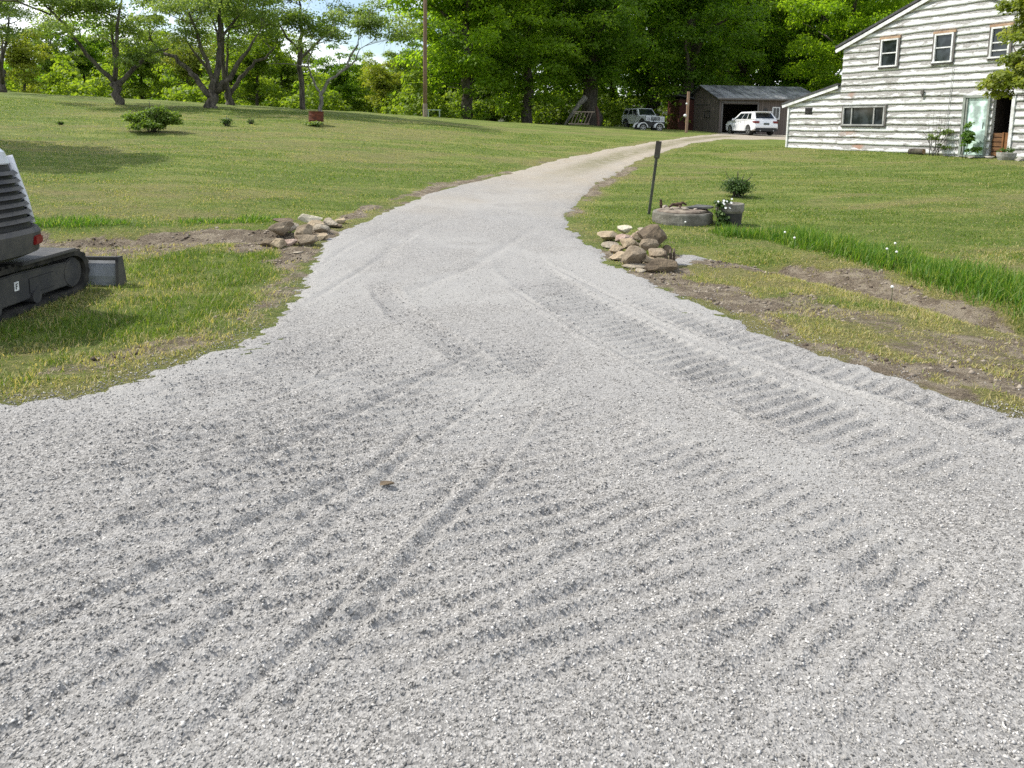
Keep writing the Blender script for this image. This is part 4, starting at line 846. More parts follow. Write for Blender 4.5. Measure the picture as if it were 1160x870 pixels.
# boxy old four wheel drive
JP=paint('faded_white_paint',(.62,.64,.63),.4); p=at(726,62); JEEP=empty('parked_jeep',(p.x,p.y,p.z-.05),math.atan2(-.94,.34),'old boxy white four door off-roader parked under the trees','jeep')
prof=[(-2.05,.45)]+arc(-1.35,.42,.42)+[(-.88,.42),(.98,.42)]+arc(1.42,.42,.42)+[(1.9,.45),(2.05,.55),(2.05,1.02),(.85,1.10),(.8,1.12),(-2.05,1.12)]
bm=NB(); prism(bm,prof,-.86,.86); bobj('body',bm,JP,JEEP,bevel=.02)
bm=NB(); b,t=frustum(bm,(-2.03,.80,.84),(-1.88,.30,.68),1.12,1.70); bobj('cabin',bm,JP,JEEP,bevel=.03)
bm=NB(); facewin(bm,b[1],b[2],t[1],t[2],.05,.95,.06,.93,Vector((1,0,.6)),.01); bobj('windscreen',bm,CGL,JEEP)
bm=NB(); facewin(bm,b[0],b[3],t[0],t[3],.1,.9,.1,.85,Vector((-1,0,0)),.01); bobj('rear_window',bm,CGL,JEEP)
for (B0,B1,T0,T1,o_) in [(b[0],b[1],t[0],t[1],Vector((0,-1,0))),(b[3],b[2],t[3],t[2],Vector((0,1,0)))]:
    for u0,u1 in [(.05,.33),(.37,.60),(.64,.9)]: bm=NB(); facewin(bm,B0,B1,T0,T1,u0,u1,.12,.86,o_,.01); bobj('side_window',bm,CGL,JEEP)
bm=NB()
for k in range(7): box(bm,(2.06,-.36+k*.12,.84),(.03,.06,.30))
bobj('grille',bm,BLK,JEEP)
for s in (-1,1):
    bm=NB(); box(bm,(2.06,s*.62,.84),(.04,.26,.22)); bobj('headlight',bm,CLR,JEEP,bevel=.01)
    bm=NB(); box(bm,(.62,s*.97,1.18),(.08,.18,.14)); bobj('door_mirror',bm,BLK,JEEP)
    for x in (-1.35,1.42):
        bm=NB(); pr=arc(x,.42,.46,11)+arc(x,.42,.41,11)[::-1]; prism(bm,pr,s*.86-.04,s*.86+.05); bobj('fender_flare',bm,BLK,JEEP); wheel(JEEP,x,s*.76,.36,.22,s)
bm=NB(); box(bm,(2.12,0,.50),(.16,1.7,.18)); box(bm,(-2.12,0,.52),(.14,1.7,.18)); bobj('bumper',bm,BLK,JEEP,bevel=.02)
bm=NB(); box(bm,(-2.22,.25,.85),(.18,.01,.01)); cyl(bm,(-2.07,.2,.95),(-2.27,.2,.95),.34,n=24); bobj('spare_wheel',bm,RUB,JEEP,bevel=.02)
bm=NB(); box(bm,(-.8,-.57,1.74),(1.9,.03,.03)); box(bm,(-.8,.57,1.74),(1.9,.03,.03)); bobj('roof_rail',bm,BLK,JEEP)
# low quad with white fenders
p=at(733,53); QD=empty('quad_bike',(p.x,p.y,p.z-.12),R(12),'small white fendered quad bike standing in the grass before the jeep','quad bike')
for x,r_ in ((-.62,.27),(.62,.27)):
    for s in (-1,1): 
        wheel(QD,x,s*.42,r_,.2,s); bm=NB(); pr=arc(x,r_+.02,.36,9)+arc(x,r_+.02,.32,9)[::-1]; prism(bm,pr,s*.42-.14,s*.42+.14); bobj('fender',bm,WP,QD)
bm=NB(); prism(bm,[(-.7,.35),(.7,.35),(.75,.62),(.35,.72),(.1,.60),(-.5,.62),(-.75,.66)],-.18,.18); bobj('frame',bm,BLK,QD,bevel=.03)
bm=NB(); tube(bm,[(.3,-.36,.86),(.38,-.1,.84),(.38,.1,.84),(.3,.36,.86)],[.016]*4,8); cyl(bm,(.38,0,.6),(.37,0,.86),.025); bobj('handlebar',bm,BLK,QD)
bm=NB(); box(bm,(-.25,0,.70),(.6,.28,.12)); bobj('seat',bm,BLK,QD,bevel=.03)

# ------------------------------------------------------------------ compact excavator at the left edge
XG=basic('dark_grey_machine_paint',(.045,.045,.048),(.085,.08,.072),4,.6,.002,40); XW=paint('white_machine_paint',(.62,.63,.66),.35); XT=basic('track_rubber',(.018,.018,.017),(.055,.05,.042),9,.95,.01,20); XS=basic('scuffed_steel',(.30,.31,.32),(.18,.18,.18),5,.45,metal=.5); XL=basic('light_grey_steel',(.33,.35,.38),(.20,.21,.22),4,.5)
EX=empty('mini_excavator',(-4.81,5.65,float(ground_z(-4.7,6))),0,'white and dark grey mini excavator on rubber tracks, cut off by the left edge','excavator')
def track(xo):
    y0,y1,h=-.95,1.05,.40; r=h/2; bm=NB(); pr=[]; n=14
    for i in range(n+1): a=-PI/2+PI*i/n; pr.append((y1+r*math.cos(a),r+r*math.sin(a)))
    pr.append((.05,h+.012))
    for i in range(n+1): a=PI/2+PI*i/n; pr.append((y0+r*math.cos(a),r+r*math.sin(a)))
    inn=[(.05+(u-.05)*(1-.05/1.1),r+(v-r)*.80) for u,v in pr]
    def ring(x,pp): return [bm.verts.new((x,u,v)) for u,v in pp]
    a=ring(xo-.14,pr);b=ring(xo+.14,pr);c=ring(xo-.14,inn);d_=ring(xo+.14,inn); m_=len(pr)
    for i in range(m_):
        j=(i+1)%m_; bm.faces.new((a[i],a[j],b[j],b[i])); bm.faces.new((c[i],c[j],d_[j],d_[i])); bm.faces.new((a[i],a[j],c[j],c[i])); bm.faces.new((b[i],b[j],d_[j],d_[i]))
    # lugs along the belt
    per=[];
    for i in range(m_):
        p_,q_=Vector(pr[i]),Vector(pr[(i+1)%m_]); L=(q_-p_).length; k=max(1,int(L/.075)) 
        for t_ in range(k): per.append((p_.lerp(q_,(t_+.5)/k),(q_-p_).normalized()))
    last=None
    for p_,d0 in per:
        if last is not None and (p_-last).length<.06: continue
        last=p_; nrm=Vector((d0.y,-d0.x)); c_=p_+nrm*.008; box(bm,(xo,c_.x,c_.y),(.27,.035,.022),Matrix.Rotation(math.atan2(d0.y,d0.x),3,'X'))
    t=bobj('track',bm,XT,EX); bm=NB()
    prism_pts=[(-.9,.09),(1.0,.09),(1.12,.2),(1.0,.31),(.3,.34),(-.9,.32)]
    A=[bm.verts.new((xo-.10,u,v)) for u,v in prism_pts];B=[bm.verts.new((xo+.10,u,v)) for u,v in prism_pts]; bm.faces.new(A);bm.faces.new(B[::-1])
    for i in range(6): bm.faces.new((A[i],A[(i+1)%6],B[(i+1)%6],B[i]))
    bobj('track_frame',bm,XG,t,bevel=.01)
    bm=NB(); cyl(bm,(xo-.11,1.05,.2),(xo+.105,1.05,.2),.14,n=20); bobj('idler',bm,XG,t,bevel=.01)
    bm=NB(); cyl(bm,(xo-.13,-.95,.2),(xo+.13,-.95,.2),.15,n=12); bobj('sprocket',bm,XS,t,bevel=.01)
    for k in range(3): bm=NB(); cyl(bm,(xo-.12,-.5+k*.5,.10),(xo+.12,-.5+k*.5,.10),.06,n=14); bobj('roller',bm,XG,t)
    return t
tR=track(.62); tL=track(-.62)
bm=NB(); box(bm,(.724,.60,.20),(.004,.34,.13)); bobj('cover_plate',bm,XG,tR,bevel=.002)
bm=NB(); box(bm,(.724,.27,.235),(.004,.055,.075)); dc=bobj('white_decal',bm,WH,tR); 
bm=NB(); box(bm,(.727,.262,.235),(.003,.008,.05)); box(bm,(.727,.275,.255),(.003,.02,.008)); box(bm,(.727,.273,.235),(.003,.014,.008)); bobj('decal_mark',bm,BLK,tR)
bm=NB(); box(bm,(.724,-.22,.21),(.004,.14,.06)); bobj('yellow_decal',bm,basic('decal_yellow',(.45,.38,.05),(.38,.32,.05)),tR)
for k in range(3): bm=NB(); box(bm,(.727,-.22,.193+k*.017),(.003,.11-.02*k,.006)); bobj('decal_mark',bm,BLK,tR)
bm=NB(); box(bm,(0,0,.30),(1.0,.9,.16)); cyl(bm,(0,0,.36),(0,0,.50),.34,n=28); bobj('undercarriage',bm,XG,EX,bevel=.01)
bl=[]
bm=NB(); prof=[(1.38,.0),(1.36,.10),(1.37,.20),(1.42,.28),(1.445,.28),(1.40,.20),(1.39,.10),(1.41,.0)]
A=[bm.verts.new((-.76,u,v)) for u,v in prof];B=[bm.verts.new((.96,u,v)) for u,v in prof]; bm.faces.new(A);bm.faces.new(B[::-1])
for i in range(8): bm.faces.new((A[i],A[(i+1)%8],B[(i+1)%8],B[i]))
B_=bobj('blade',bm,XL,EX)
bm=NB(); box(bm,(.10,1.365,.275),(1.74,.05,.035)); bobj('top_rail',bm,XG,B_,bevel=.006)
bm=NB(); A=[(1.34,-.02),(1.50,-.02),(1.44,.29),(1.36,.29)]; a_=[bm.verts.new((.955,u,v)) for u,v in A]; b_=[bm.verts.new((.985,u,v)) for u,v in A]; bm.faces.new(a_);bm.faces.new(b_[::-1])
for i in range(4): bm.faces.new((a_[i],a_[(i+1)%4],b_[(i+1)%4],b_[i]))
bobj('end_plate',bm,XG,B_)
bm=NB(); 
for x in (-.32,.32): box(bm,(x,.92,.24),(.10,.95,.08))
bobj('blade_arm',bm,XG,B_)
bm=NB(); box(bm,(.50,.62,.425),(.62,.75,.03)); bobj('step_plate',bm,XG,EX,bevel=.008)
# upper body: rounded tail counterweight with louvred side, tail towards +x
def plan(rx,ry,x0,n=20,ex=2.8):
    pts=[]
    for i in range(n+1):
        a=-PI/2+PI*i/n; c_,s_=math.cos(a),math.sin(a); pts.append((x0+rx*abs(c_)**(2/ex),ry*math.copysign(abs(s_)**(2/ex),s_)))
    return pts+[(-.75,ry),(-.75,-ry)]
def body(layers,mat_,name,bev=.0):
    bm=NB(); rings=[]
    for z,rx,ry,x0 in layers: rings.append([bm.verts.new((x,y,z)) for x,y in plan(rx,ry,x0)])
    for a,b in zip(rings,rings[1:]):
        n=len(a)
        for k in range(n): bm.faces.new((a[k],a[(k+1)%n],b[(k+1)%n],b[k]))
    bm.faces.new(rings[0][::-1]);bm.faces.new(rings[-1]); return bobj(name,bm,mat_,EX,smooth=False,bevel=bev)
body([(.50,.76,.56,.10),(.54,.85,.62,.10),(.70,.87,.64,.10),(.735,.84,.63,.10)],XG,'counterweight')
body([(.736,.81,.60,.09),(1.0,.74,.58,.08),(1.24,.67,.59,.065)],BLK,'engine_bay')
hd=body([(1.241,.69,.60,.07),(1.34,.66,.58,.06),(1.43,.58,.52,.04),(1.47,.42,.42,.0)],XW,'engine_hood',.01)
# light coloured pillars framing the louvres follow the corner
lv=empty('louvre_panel',(0,0,0)); lv.parent=EX
for k in range(7):
    z=.79+k*.062; rx=.85-.30*(z-.73); bm=NB(); P1=plan(rx+.012,.62-.06*(z-.73),.09,26)[3:-5]; 
    lo=[bm.verts.new((x,y,z)) for x,y in P1]; up=[bm.verts.new((x*.965,y*.965,z+.028)) for x,y in P1]; l2=[bm.verts.new((x*.93,y*.93,z)) for x,y in P1]
    for a,b,c,d_,e,f_ in zip(lo,lo[1:],up[1:],up,l2[1:],l2): bm.faces.new((a,b,c,d_)); bm.faces.new((f_,e,b,a))
    bobj('louvre',bm,XG,lv)
bm=NB(); P1=plan(.86,.62,.07,26)
tube(bm,[(P1[19][0],P1[19][1],.74),(P1[19][0]*.93,P1[19][1],.95),(P1[19][0]*.86,P1[19][1]*.98,1.12),(P1[19][0]*.80,P1[19][1]*.96,1.30)],[.024,.034,.04,.04],8); bobj('corner_pillar',bm,XW,EX,smooth=True)
bm=NB(); box(bm,(.895,.24,.635),(.13,.13,.075),Matrix.Rotation(.18,3,'Z')); bobj('tail_light',bm,REDL,EX,bevel=.01)
bm=NB(); box(bm,(-.55,.18,1.0),(.9,.62,1.0)); cbn=bobj('cab_base',bm,XG,EX,bevel=.03)
bm=NB()
for x in (-.98,-.12):
    for y in (-.12,.48): box(bm,(x,y,1.75),(.06,.06,1.0))
box(bm,(-.55,.18,2.28),(1.0,.75,.07)); bobj('cab_frame',bm,XW,EX,bevel=.01)
bm=NB(); box(bm,(-.55,.49,1.75),(.80,.01,.9)); box(bm,(-.55,-.13,1.75),(.80,.01,.9)); bobj('cab_window',bm,CGL,EX)
bm=NB(); tube(bm,[(-.9,-.35,.8),(-1.7,-.35,1.9),(-2.5,-.35,2.2)],[.12,.13,.09],8); tube(bm,[(-2.5,-.35,2.25),(-2.9,-.35,1.2),(-2.85,-.35,.5)],[.09,.08,.06],8); bobj('boom_arm',bm,XW,EX)
bm=NB(); P2=[(-2.55,.05),(-3.1,.02),(-3.2,.3),(-3.0,.5),(-2.7,.5),(-2.6,.3)]; a_=[bm.verts.new((x,-.6,z)) for x,z in P2];b_=[bm.verts.new((x,-.1,z)) for x,z in P2]; bm.faces.new(a_);bm.faces.new(b_[::-1])
for i in range(6): bm.faces.new((a_[i],a_[(i+1)%6],b_[(i+1)%6],b_[i]))
bobj('bucket',bm,XS,EX)
# ------------------------------------------------------------------ things on the lawn
def px2m(Y): return Y/838
# utility pole
Y=42.; t=empty('utility_pole',at(480,Y),0,'tall plain brown wooden utility pole rising beside the first bright maple','utility pole')
bm=NB(); tube(bm,[(0,0,-.3),(0,0,3),(.02,0,6),(0,0,9.2)],[.12,.115,.105,.095],14); bobj('pole',bm,basic('pole_wood',(.26,.17,.11),(.15,.10,.07),5,.9,.01,20,stretch=(8,8,.5)),t,smooth=True)
bm=NB(); cyl(bm,(0,0,.0),(0,0,.75),.128,n=14); bobj('pale_foot_band',bm,basic('bleached_wood',(.27,.22,.17),(.20,.16,.12)),t)
bm=NB(); box(bm,(0,-.14,8.6),(1.6,.09,.11)); cr_=bobj('crossarm',bm,GREYW,t)
for x in (-.7,.7): bm=NB(); lathe(bm,[(.03,8.65),(.05,8.7),(.03,8.75),(.05,8.8),(.02,8.84)],10,(x,-.14,0)); bobj('insulator',bm,XL,cr_)
p=at(490,44); t=empty('garden_bench',p,.1,'small pale green bench on the lawn right of the utility pole','bench'); GB_=basic('pale_green_paint',(.35,.42,.36),(.28,.33,.28))
bm=NB(); box(bm,(0,0,.42),(.85,.35,.05)); bobj('seat',bm,GB_,t)
for s in (-.33,.33): bm=NB(); box(bm,(s,0,.2),(.06,.3,.40)); bobj('leg',bm,GB_,t)
# rusty barrel
RUST=basic('rusty_red_steel',(.15,.045,.022),(.08,.028,.018),7,.85,.006,30); p=at(356.5,27.9); t=empty('rusty_barrel',p,0,'rusty red steel barrel standing on the lawn crest','barrel')
bm=NB(); lathe(bm,[(.27,0),(.275,.02),(.27,.04),(.275,.15),(.288,.165),(.275,.18),(.272,.32),(.286,.335),(.272,.35),(.27,.45),(.285,.47),(.285,.49),(.262,.49),(.258,.42)],36); b_=bobj('drum',bm,RUST,t,smooth=False); t.rotation_euler=(0,R(1.5),0)
bm=NB(); lathe(bm,[(.25,.41),(.05,.44),(.01,.45)],24); bobj('ash_fill',bm,DARK,t)
# wooden post with two white items
p=at(776,50.5); t=empty('wooden_post',p,0,'bare wooden post with two white insulators, left of the garage','post'); t.rotation_euler=(0,R(.6),0)
bm=NB(); box(bm,(0,0,1.32),(.16,.16,2.9)); bobj('post_shaft',bm,basic('tan_post_wood',(.36,.24,.17),(.24,.15,.10),5,.9,stretch=(6,6,.5)),t,bevel=.01)
for z,x,r_ in ((1.95,-.10,.07),(1.15,-.16,.11)): bm=NB(); bmesh.ops.create_uvsphere(bm,u_segments=14,v_segments=10,radius=r_); bmesh.ops.translate(bm,verts=bm.verts,vec=(x,-.06,z)); bobj('insulator',bm,WH,t,smooth=True)
# leaning log, lattice frame
p=at(655,60.5)
t=empty('leaning_log',p,0,'pale barked log leaning up against the maple trunk','log'); bm=NB(); tube(bm,[(-1.35,0,-.1),(-.7,.05,.9),(-.1,.1,1.75),(.45,.15,2.35)],[.10,.15,.20,.24],12); bobj('log_body',bm,BK_G,t,smooth=True); bm=NB(); tube(bm,[(.45,.15,2.35),(.47,.15,2.37)],[.2,.2],12); bobj('cut_end',bm,TANW,t)
t=empty('wooden_lattice',at(658,59.3),0,'brown slatted wooden lattice gate propped below the leaning log','gate'); t.rotation_euler=(R(-14),0,0)
bm=NB(); 
for k in range(6): box(bm,(-.75+k*.27,0,.62),(.06,.03,1.25),Matrix.Rotation(R(22),3,'Y'))
bobj('slats',bm,basic('silvered_slats',(.24,.18,.14),(.16,.12,.09)),t)
bm=NB(); box(bm,(.12,-.035,1.16),(1.7,.04,.09)); box(bm,(-.30,-.035,.16),(1.7,.04,.09)); bobj('rail',bm,basic('silvered_rail',(.34,.27,.20),(.22,.17,.13)),t)
t=empty('log_post',at(676,60.6),0,'short reddish upright log beside the lattice gate','log'); bm=NB(); tube(bm,[(0,0,-.1),(-.05,0,.8),(-.2,0,1.6)],[.14,.13,.11],10); bobj('log_body',bm,basic('reddish_bark',(.13,.06,.045),(.07,.04,.03)),t)
# marker stake, leaning
pb=U(735,243); d=ray(746,160); Yt=pb.y+.02; k=Yt/d.y; pt=Vector((d.x*k,Yt,CAMZ+d.z*k)); ax=(pt-pb)
t=empty('marker_post',pb,0,'thin leaning driveway marker stake with a paddle top beside the concrete ring','marker post'); t.rotation_euler=(0,math.atan2(ax.x,ax.z),0); L=ax.length
STK=basic('grey_green_stake',(.10,.105,.075),(.05,.05,.04),9,.8,stretch=(1,1,.3)); bm=NB(); box(bm,(0,0,L*.40-.1),(.048,.03,L*.82+.2)); box(bm,(.012,-.012,L*.4),(.012,.02,L*.8)); bobj('stake',bm,STK,t,bevel=.003)
bm=NB(); box(bm,(0,-.018,L*.885),(.10,.014,L*.235)); bobj('reflector_paddle',bm,basic('dull_paddle',(.045,.04,.03),(.09,.075,.06)),t,bevel=.004)
bm=NB(); box(bm,(0,-.03,L*.80),(.055,.01,.05)); bobj('fixing_plate',bm,STK,t)
# concrete ring with slab and scrap on top
CONC=basic('old_concrete',(.235,.22,.185),(.12,.11,.09),5,.95,.012,18); p=U(780,256); p.y+=.45; p.z=float(ground_z(p.x,p.y)); RG=p
t=empty('concrete_well_ring',(p.x,p.y,p.z-.05),0,'low round concrete well ring with a cracked lid','well ring')
bm=NB(); n=56; prof=[(.475,0),(.485,.08),(.48,.20),(.465,.225),(.41,.225),(.40,.12)]
lathe(bm,prof,n)
for v in bm.verts: v.co+=v.co.normalized()*.012*mn.noise(v.co*6)
bobj('ring',bm,CONC,t)
bm=NB(); pts=[]; 
lathe(bm,[(.40,.21),(.415,.24),(.40,.26),(.30,.267),(.02,.27)],40)
for v in bm.verts: v.co.z+=.02*mn.noise(v.co*4)+v.co.x*.03
bobj('lid',bm,basic('stained_concrete',(.26,.22,.17),(.13,.10,.08),4,.95,.015,14),t)
bm=NB(); 
A=[(.02,-.10),(.40,-.26),(.47,-.14),(.45,.02),(.30,.22)]; a_=[bm.verts.new((x,y,.28+x*.05)) for x,y in A]; b_=[bm.verts.new((x,y,.305+x*.05)) for x,y in A]; bm.faces.new(a_[::-1]);bm.faces.new(b_)
for i in range(5): bm.faces.new((a_[i],a_[(i+1)%5],b_[(i+1)%5],b_[i]))
o=bobj('slate_piece',bm,basic('dark_slate',(.06,.06,.058),(.10,.10,.09),6,.8)); o.location=(p.x,p.y,p.z-.05); tag(o,'flat dark slate piece lying on the right half of the well lid','slate')
IRON=basic('rusty_iron',(.055,.035,.025),(.10,.055,.035),12,.85,.005,40)
o=empty('scrap_iron',(p.x-.10,p.y-.05,p.z+.232),.4,'bent rusty iron bracket lying on the middle of the well lid','scrap iron'); bm=NB(); tube(bm,[(-.16,0,.02),(-.08,.02,.06),(0,0,.05),(.08,-.03,.09),(.17,0,.05)],[.018,.024,.03,.022,.015],8); tube(bm,[(0,-.08,.02),(.02,0,.07),(.03,.08,.03)],[.015,.02,.012],8); bobj('bracket',bm,IRON,o); bm=NB(); lathe(bm,[(.05,.0),(.055,.05),(.03,.06)],14,(.03,0,.03)); bobj('hub',bm,IRON,o)
o=empty('scrap_iron',(p.x-.36,p.y-.02,p.z+.225),1.2,'small upright rusty fitting at the left edge of the well lid','scrap iron'); bm=NB(); cyl(bm,(0,0,0),(0,.01,.14),.022,n=10); cyl(bm,(-.05,0,.05),(.05,0,.06),.016,n=8); bobj('fitting',bm,IRON,o)
CS=basic('pale_stone_a',(.40,.36,.30),(.26,.22,.18),7,.9,.01,30)
for i,(dx,dy,r_,lb) in enumerate([(-.22,-.14,.045,'small pale stone on the well lid, front left'),(-.02,-.22,.055,'small pale stone on the front edge of the well lid'),(.08,-.05,.04,'small pale stone right of the iron bracket on the well lid'),(-.28,.10,.05,'small stone behind the upright fitting on the well lid'),(.17,-.17,.035,'smallest pale stone near the slate on the well lid')]):
    bm=NB(); stoneblob(bm,(0,0,r_*.4),(r_*1.3,r_,r_*.7),100+i); o=bobj('stone',bm,CS); o.location=(p.x+dx,p.y+dy,p.z+.217); tag(o,lb,'stone',group='small stones on the well lid')
# tub planter with white flowers
p=U(830,257); p.y+=.22; p.z=float(ground_z(p.x,p.y)); t=empty('planter_tub',(p.x,p.y,p.z-.03),0,'dark round planter tub with a grey mortar rim, right of the well ring','planter')
bm=NB(); lathe(bm,[(.185,0),(.195,.10),(.205,.235)],32); bobj('tub',bm,basic('black_tub',(.025,.026,.025),(.05,.048,.042),5,.7),t)
bm=NB(); lathe(bm,[(.207,.236),(.225,.27),(.225,.375),(.215,.385),(.19,.385),(.18,.35)],32)
for v in bm.verts: v.co+=Vector((v.co.x,v.co.y,0)).normalized()*.01*mn.noise(v.co*9)
bobj('stone_rim',bm,CONC,t)
bm=NB(); lathe(bm,[(.18,.345),(.10,.36),(.01,.365)],20); bobj('soil',bm,basic('dark_soil',(.05,.04,.03),(.09,.07,.05),9,.95,.01,40),t)
fl=empty('flowering_plant',(p.x-.17,p.y-.10,p.z+.0),0,'trailing plant with white flowers growing over the left side of the planter tub','plant')
bm=NB(); 
for k in range(7): a=random.uniform(-.12,.12); tube(bm,[(.05,.06,.30),(a*.6,-.06,.36),(a,-.10,.15+.05*k)],[.005,.004,.003],5)
bobj('stems',bm,BK_D,fl)
V,Fq,tn=leafset(np.array([[0,-.03,.30,.09],[-.03,-.06,.2,.09],[.03,-.07,.12,.09],[.0,-.08,.05,.08],[.07,-.03,.38,.06],[-.06,-.03,.36,.06],[.10,-.08,.05,.06]]),420,.045,rng); npmesh('foliage',V,Fq,LF_B,fl,fattrs={'tint':tn})
def flower_bm(bm,c,r,nv):
    for k in range(5):
        a=2*PI*k/5; q=nv.to_track_quat('Z','Y').to_matrix(); f=lambda u,w_,z:bm.verts.new(Vector(c)+q@(Matrix.Rotation(a,3,'Z')@Vector((u,w_,z))))
        bm.faces.new((f(0,0,0),f(r*.6,-r*.4,r*.15),f(r,0,r*.2),f(r*.6,r*.4,r*.15)))
WPET=basic('white_petals',(.82,.82,.78),(.72,.72,.68),9,.7)
for k in range(10):
    bm=NB(); c=(random.uniform(-.10,.14),-.10-random.uniform(0,.05),random.choice([.34,.38,.41,.43,.36,.30,.44,.40])); flower_bm(bm,c,random.uniform(.016,.026),Vector((random.uniform(-.4,.4),-.8,.6))); bobj('flower',bm,WPET,fl)
# ------------------------------------------------------------------ rock piles: every rock on its own
def m_rock(name,c1,c2,c3):
    m=N(name); p=m.co(); n1=m.noise(p,7,6,.7); n2=m.noise(p,26,4,.7); c=m.mix(m.ramp(n1,.35,.65),c1,c2); c=m.mix(m.ramp(n2,.5,.75,0,.8),c,c3); return m.fin(c,.9,m.bump(n2,.012,1,m.bump(n1,.03,.8)))
RK={'tan':m_rock('tan_rock',(.26,.20,.13),(.42,.34,.23),(.12,.095,.065)),'brown':m_rock('brown_rock',(.18,.14,.095),(.31,.25,.175),(.08,.065,.045)),'dark':m_rock('dark_rock',(.09,.068,.046),(.19,.145,.095),(.045,.037,.028)),'cream':m_rock('cream_rock',(.50,.45,.33),(.60,.55,.42),(.36,.31,.22)),'grey':m_rock('grey_rock',(.25,.21,.155),(.40,.35,.27),(.14,.12,.09)),'pink':m_rock('pinkish_rock',(.32,.22,.17),(.45,.35,.29),(.2,.14,.11))}
def rock(px,pyg,lift,wpx,hpx,dep,mat_,label,seed,group,tilt=(0,0)):
    g=U(px,pyg); s=g.y/838; wv=wpx*s; hv=hpx*s; bm=NB(); stoneblob(bm,(0,0,0),(wv*.82,wv*.80*dep,hv*.78),seed,3); o=bobj('rock',bm,RK[mat_],smooth=False)
    o.location=(g.x,g.y+wv*.4*dep,g.z+lift+hv*.42); o.rotation_euler=(tilt[0],tilt[1],0); tag(o,label,'rock',group=group)
    return o
gp='rocks piled at the driveway edge by the marker post'
for i,a in enumerate([
 (691,275,.02,19,13,1.0,'tan','rounded tan rock at the far left end of the post side rock pile'),(707,271,.085,17,11,.8,'cream','pale cream yellow rock on the top far side of the post side rock pile'),
 (723,275,.04,14,10,1.,'pink','pinkish brown rock right of the cream rock in the post side pile'),(739,289,.10,27,26,.8,'dark','largest dark brown rock, upper right of the post side pile'),
 (733,279,.14,16,9,1.,'grey','grey flat rock lying behind the largest dark rock'),(724,283,.12,11,9,.9,'tan','small round tan rock in the middle of the post side pile'),
 (707,279,.05,15,10,.9,'pink','pinkish rock under the cream rock in the post side pile'),(714,287,.06,17,12,1.,'tan','slanting tan rock in the centre of the post side pile'),
 (699,288,.0,13,10,1.,'tan','light tan rock on the left side of the post side pile'),(703,296,.0,20,9,.8,'tan','flat pale wedge rock low on the left of the post side pile'),
 (715,303,.0,25,21,.8,'brown','big blocky brown rock at the near left of the post side pile'),(733,293,.10,20,12,.9,'brown','mid brown rock resting in the middle right of the post side pile'),
 (744,300,.07,20,13,.9,'brown','brown rock just above the near dark slab'),(749,309,.0,27,15,.8,'dark','wide dark rock at the nearest right corner of the post side pile'),
 (724,304,.0,26,5,.8,'grey','thin grey slab lying along the near edge of the post side pile'),(727,309,-.01,12,5,.9,'grey','small pale stone on the gravel just before the post side pile'),
 (755,289,.0,12,12,.8,'dark','dark rock at the right end of the post side pile'),(692,282,.0,16,6,1.,'grey','low grey stone on the gravel edge left of the pile'),
 (735,302,.03,14,9,.8,'tan','small buff rock wedged above the thin slab')]): rock(*a,200+i,gp)
for i,(px,py) in enumerate([(757,304),(761,302),(764,301)]):
    g=U(px,py); bm=NB(); box(bm,(0,0,.09),(.022,.16,.20)); o=bobj('slate_slab',bm,RK['dark'],bevel=.005); o.location=g; o.rotation_euler=(R(8),R(-12+4*i),R(-15)); tag(o,['left thin slate standing on edge against the post side pile','middle thin slate standing on edge against the post side pile','right thin slate standing on edge against the post side pile'][i],'slate',group='slates on edge beside the pile')
gp='rocks piled at the left driveway edge'
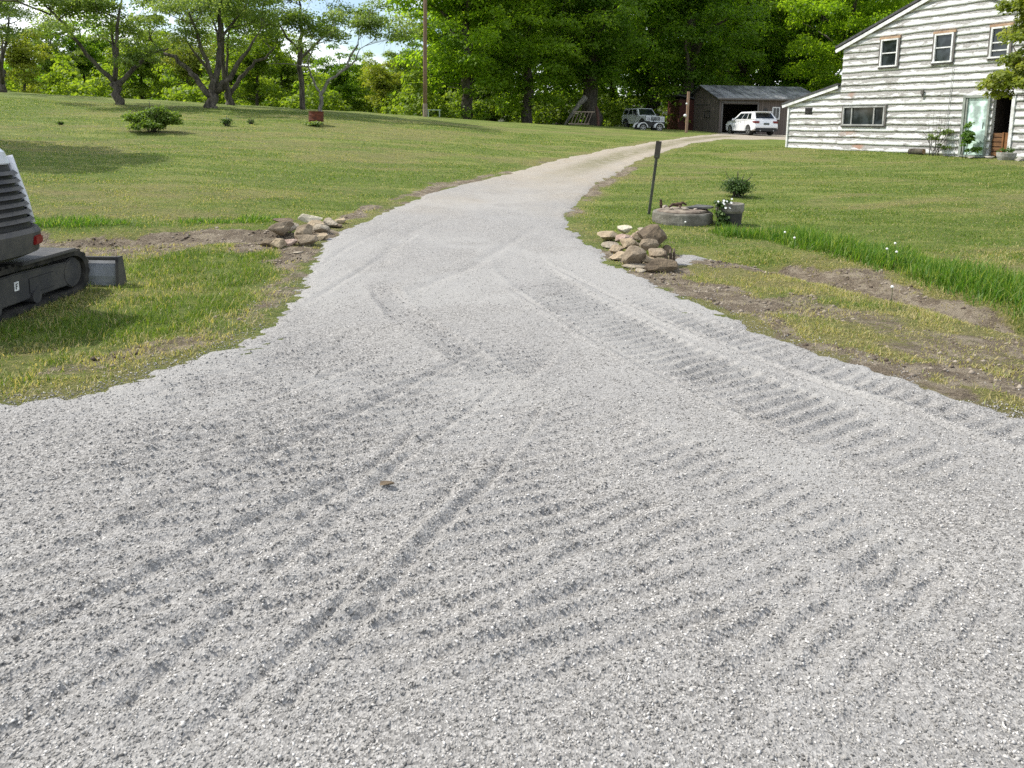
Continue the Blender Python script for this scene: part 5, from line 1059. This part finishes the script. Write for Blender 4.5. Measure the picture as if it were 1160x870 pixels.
for i,a in enumerate([
 (350,258,.06,23,11,.8,'cream','pale cream rock on the top of the left rock pile'),(371,258,.02,19,8,.9,'grey','grey rock at the upper right of the left rock pile'),(383,253,.0,11,6,1.,'tan','small tan rock at the far right end of the left pile'),
 (316,271,.05,25,14,.8,'brown','large brown rock at the left shoulder of the left pile'),(343,274,.07,23,13,.8,'brown','central grey brown rock of the left pile'),(363,266,.03,20,9,.9,'grey','flat grey rock right of the centre in the left pile'),
 (321,258,.08,20,4,.8,'dark','thin dark slab jutting from the top left of the left pile'),(301,279,.0,11,8,.9,'dark','small dark rock at the far left foot of the left pile'),(313,282,.0,17,9,.9,'tan','tan rock at the left foot of the left pile'),
 (328,279,.0,14,8,.9,'pink','pinkish rock at the middle foot of the left pile'),(344,279,.0,24,13,.8,'brown','large dark faced rock at the front of the left pile'),(359,273,.0,16,8,.9,'tan','light rock at the right foot of the left pile'),
 (331,266,.05,14,9,.9,'grey','grey rock between the slab and the centre of the left pile'),(356,262,.06,15,6,.9,'tan','small buff rock under the cream rock'),(378,258,.0,13,6,.9,'dark','dark low rock near the right end of the left pile'),(337,287,-.02,9,4,.9,'grey','small stray stone before the left pile')]): rock(*a,300+i,gp)
# stray dandelions gone to seed
for i,(px,py,h_,lb) in enumerate([(1012,300,.26,'dandelion clock in the tall grass, highest of the three'),(1003,303,.22,'dandelion clock in the tall grass, left of the highest one'),(1014,305,.2,'dandelion clock in the tall grass, just under the highest one'),(888,282,.22,'dandelion clock at the left end of the tall grass'),(899,285,.18,'dandelion clock beside the leftmost one in the tall grass'),(1009,345,.17,'dandelion clock standing on the bare soil before the tall grass'),(776,262,.14,'dandelion clock in the grass before the well ring')]):
    g=U(px,py); t=empty('dandelion',g,0,lb,'dandelion','dandelion clocks by the right ditch'); bm=NB(); tube(bm,[(0,0,0),(.005,0,h_*.6),(0,0,h_)],[.003]*3,5); bobj('stem',bm,LF_B,t); bm=NB(); bmesh.ops.create_icosphere(bm,subdivisions=2,radius=.014); bmesh.ops.translate(bm,verts=bm.verts,vec=(0,0,h_)); bobj('seed_head',bm,WPET,t)
# dark damp clod on the gravel
g=U(437,557); bm=NB(); stoneblob(bm,(0,0,0),(.045,.018,.010),400,3); o=bobj('clod',bm,RK['dark']); o.location=(g.x,g.y,float(grav_z(np.array([g.x]),np.array([g.y]))[0])+.010); tag(o,'small dark clod lying alone on the gravel in the foreground','clod')
g=U(345,140)
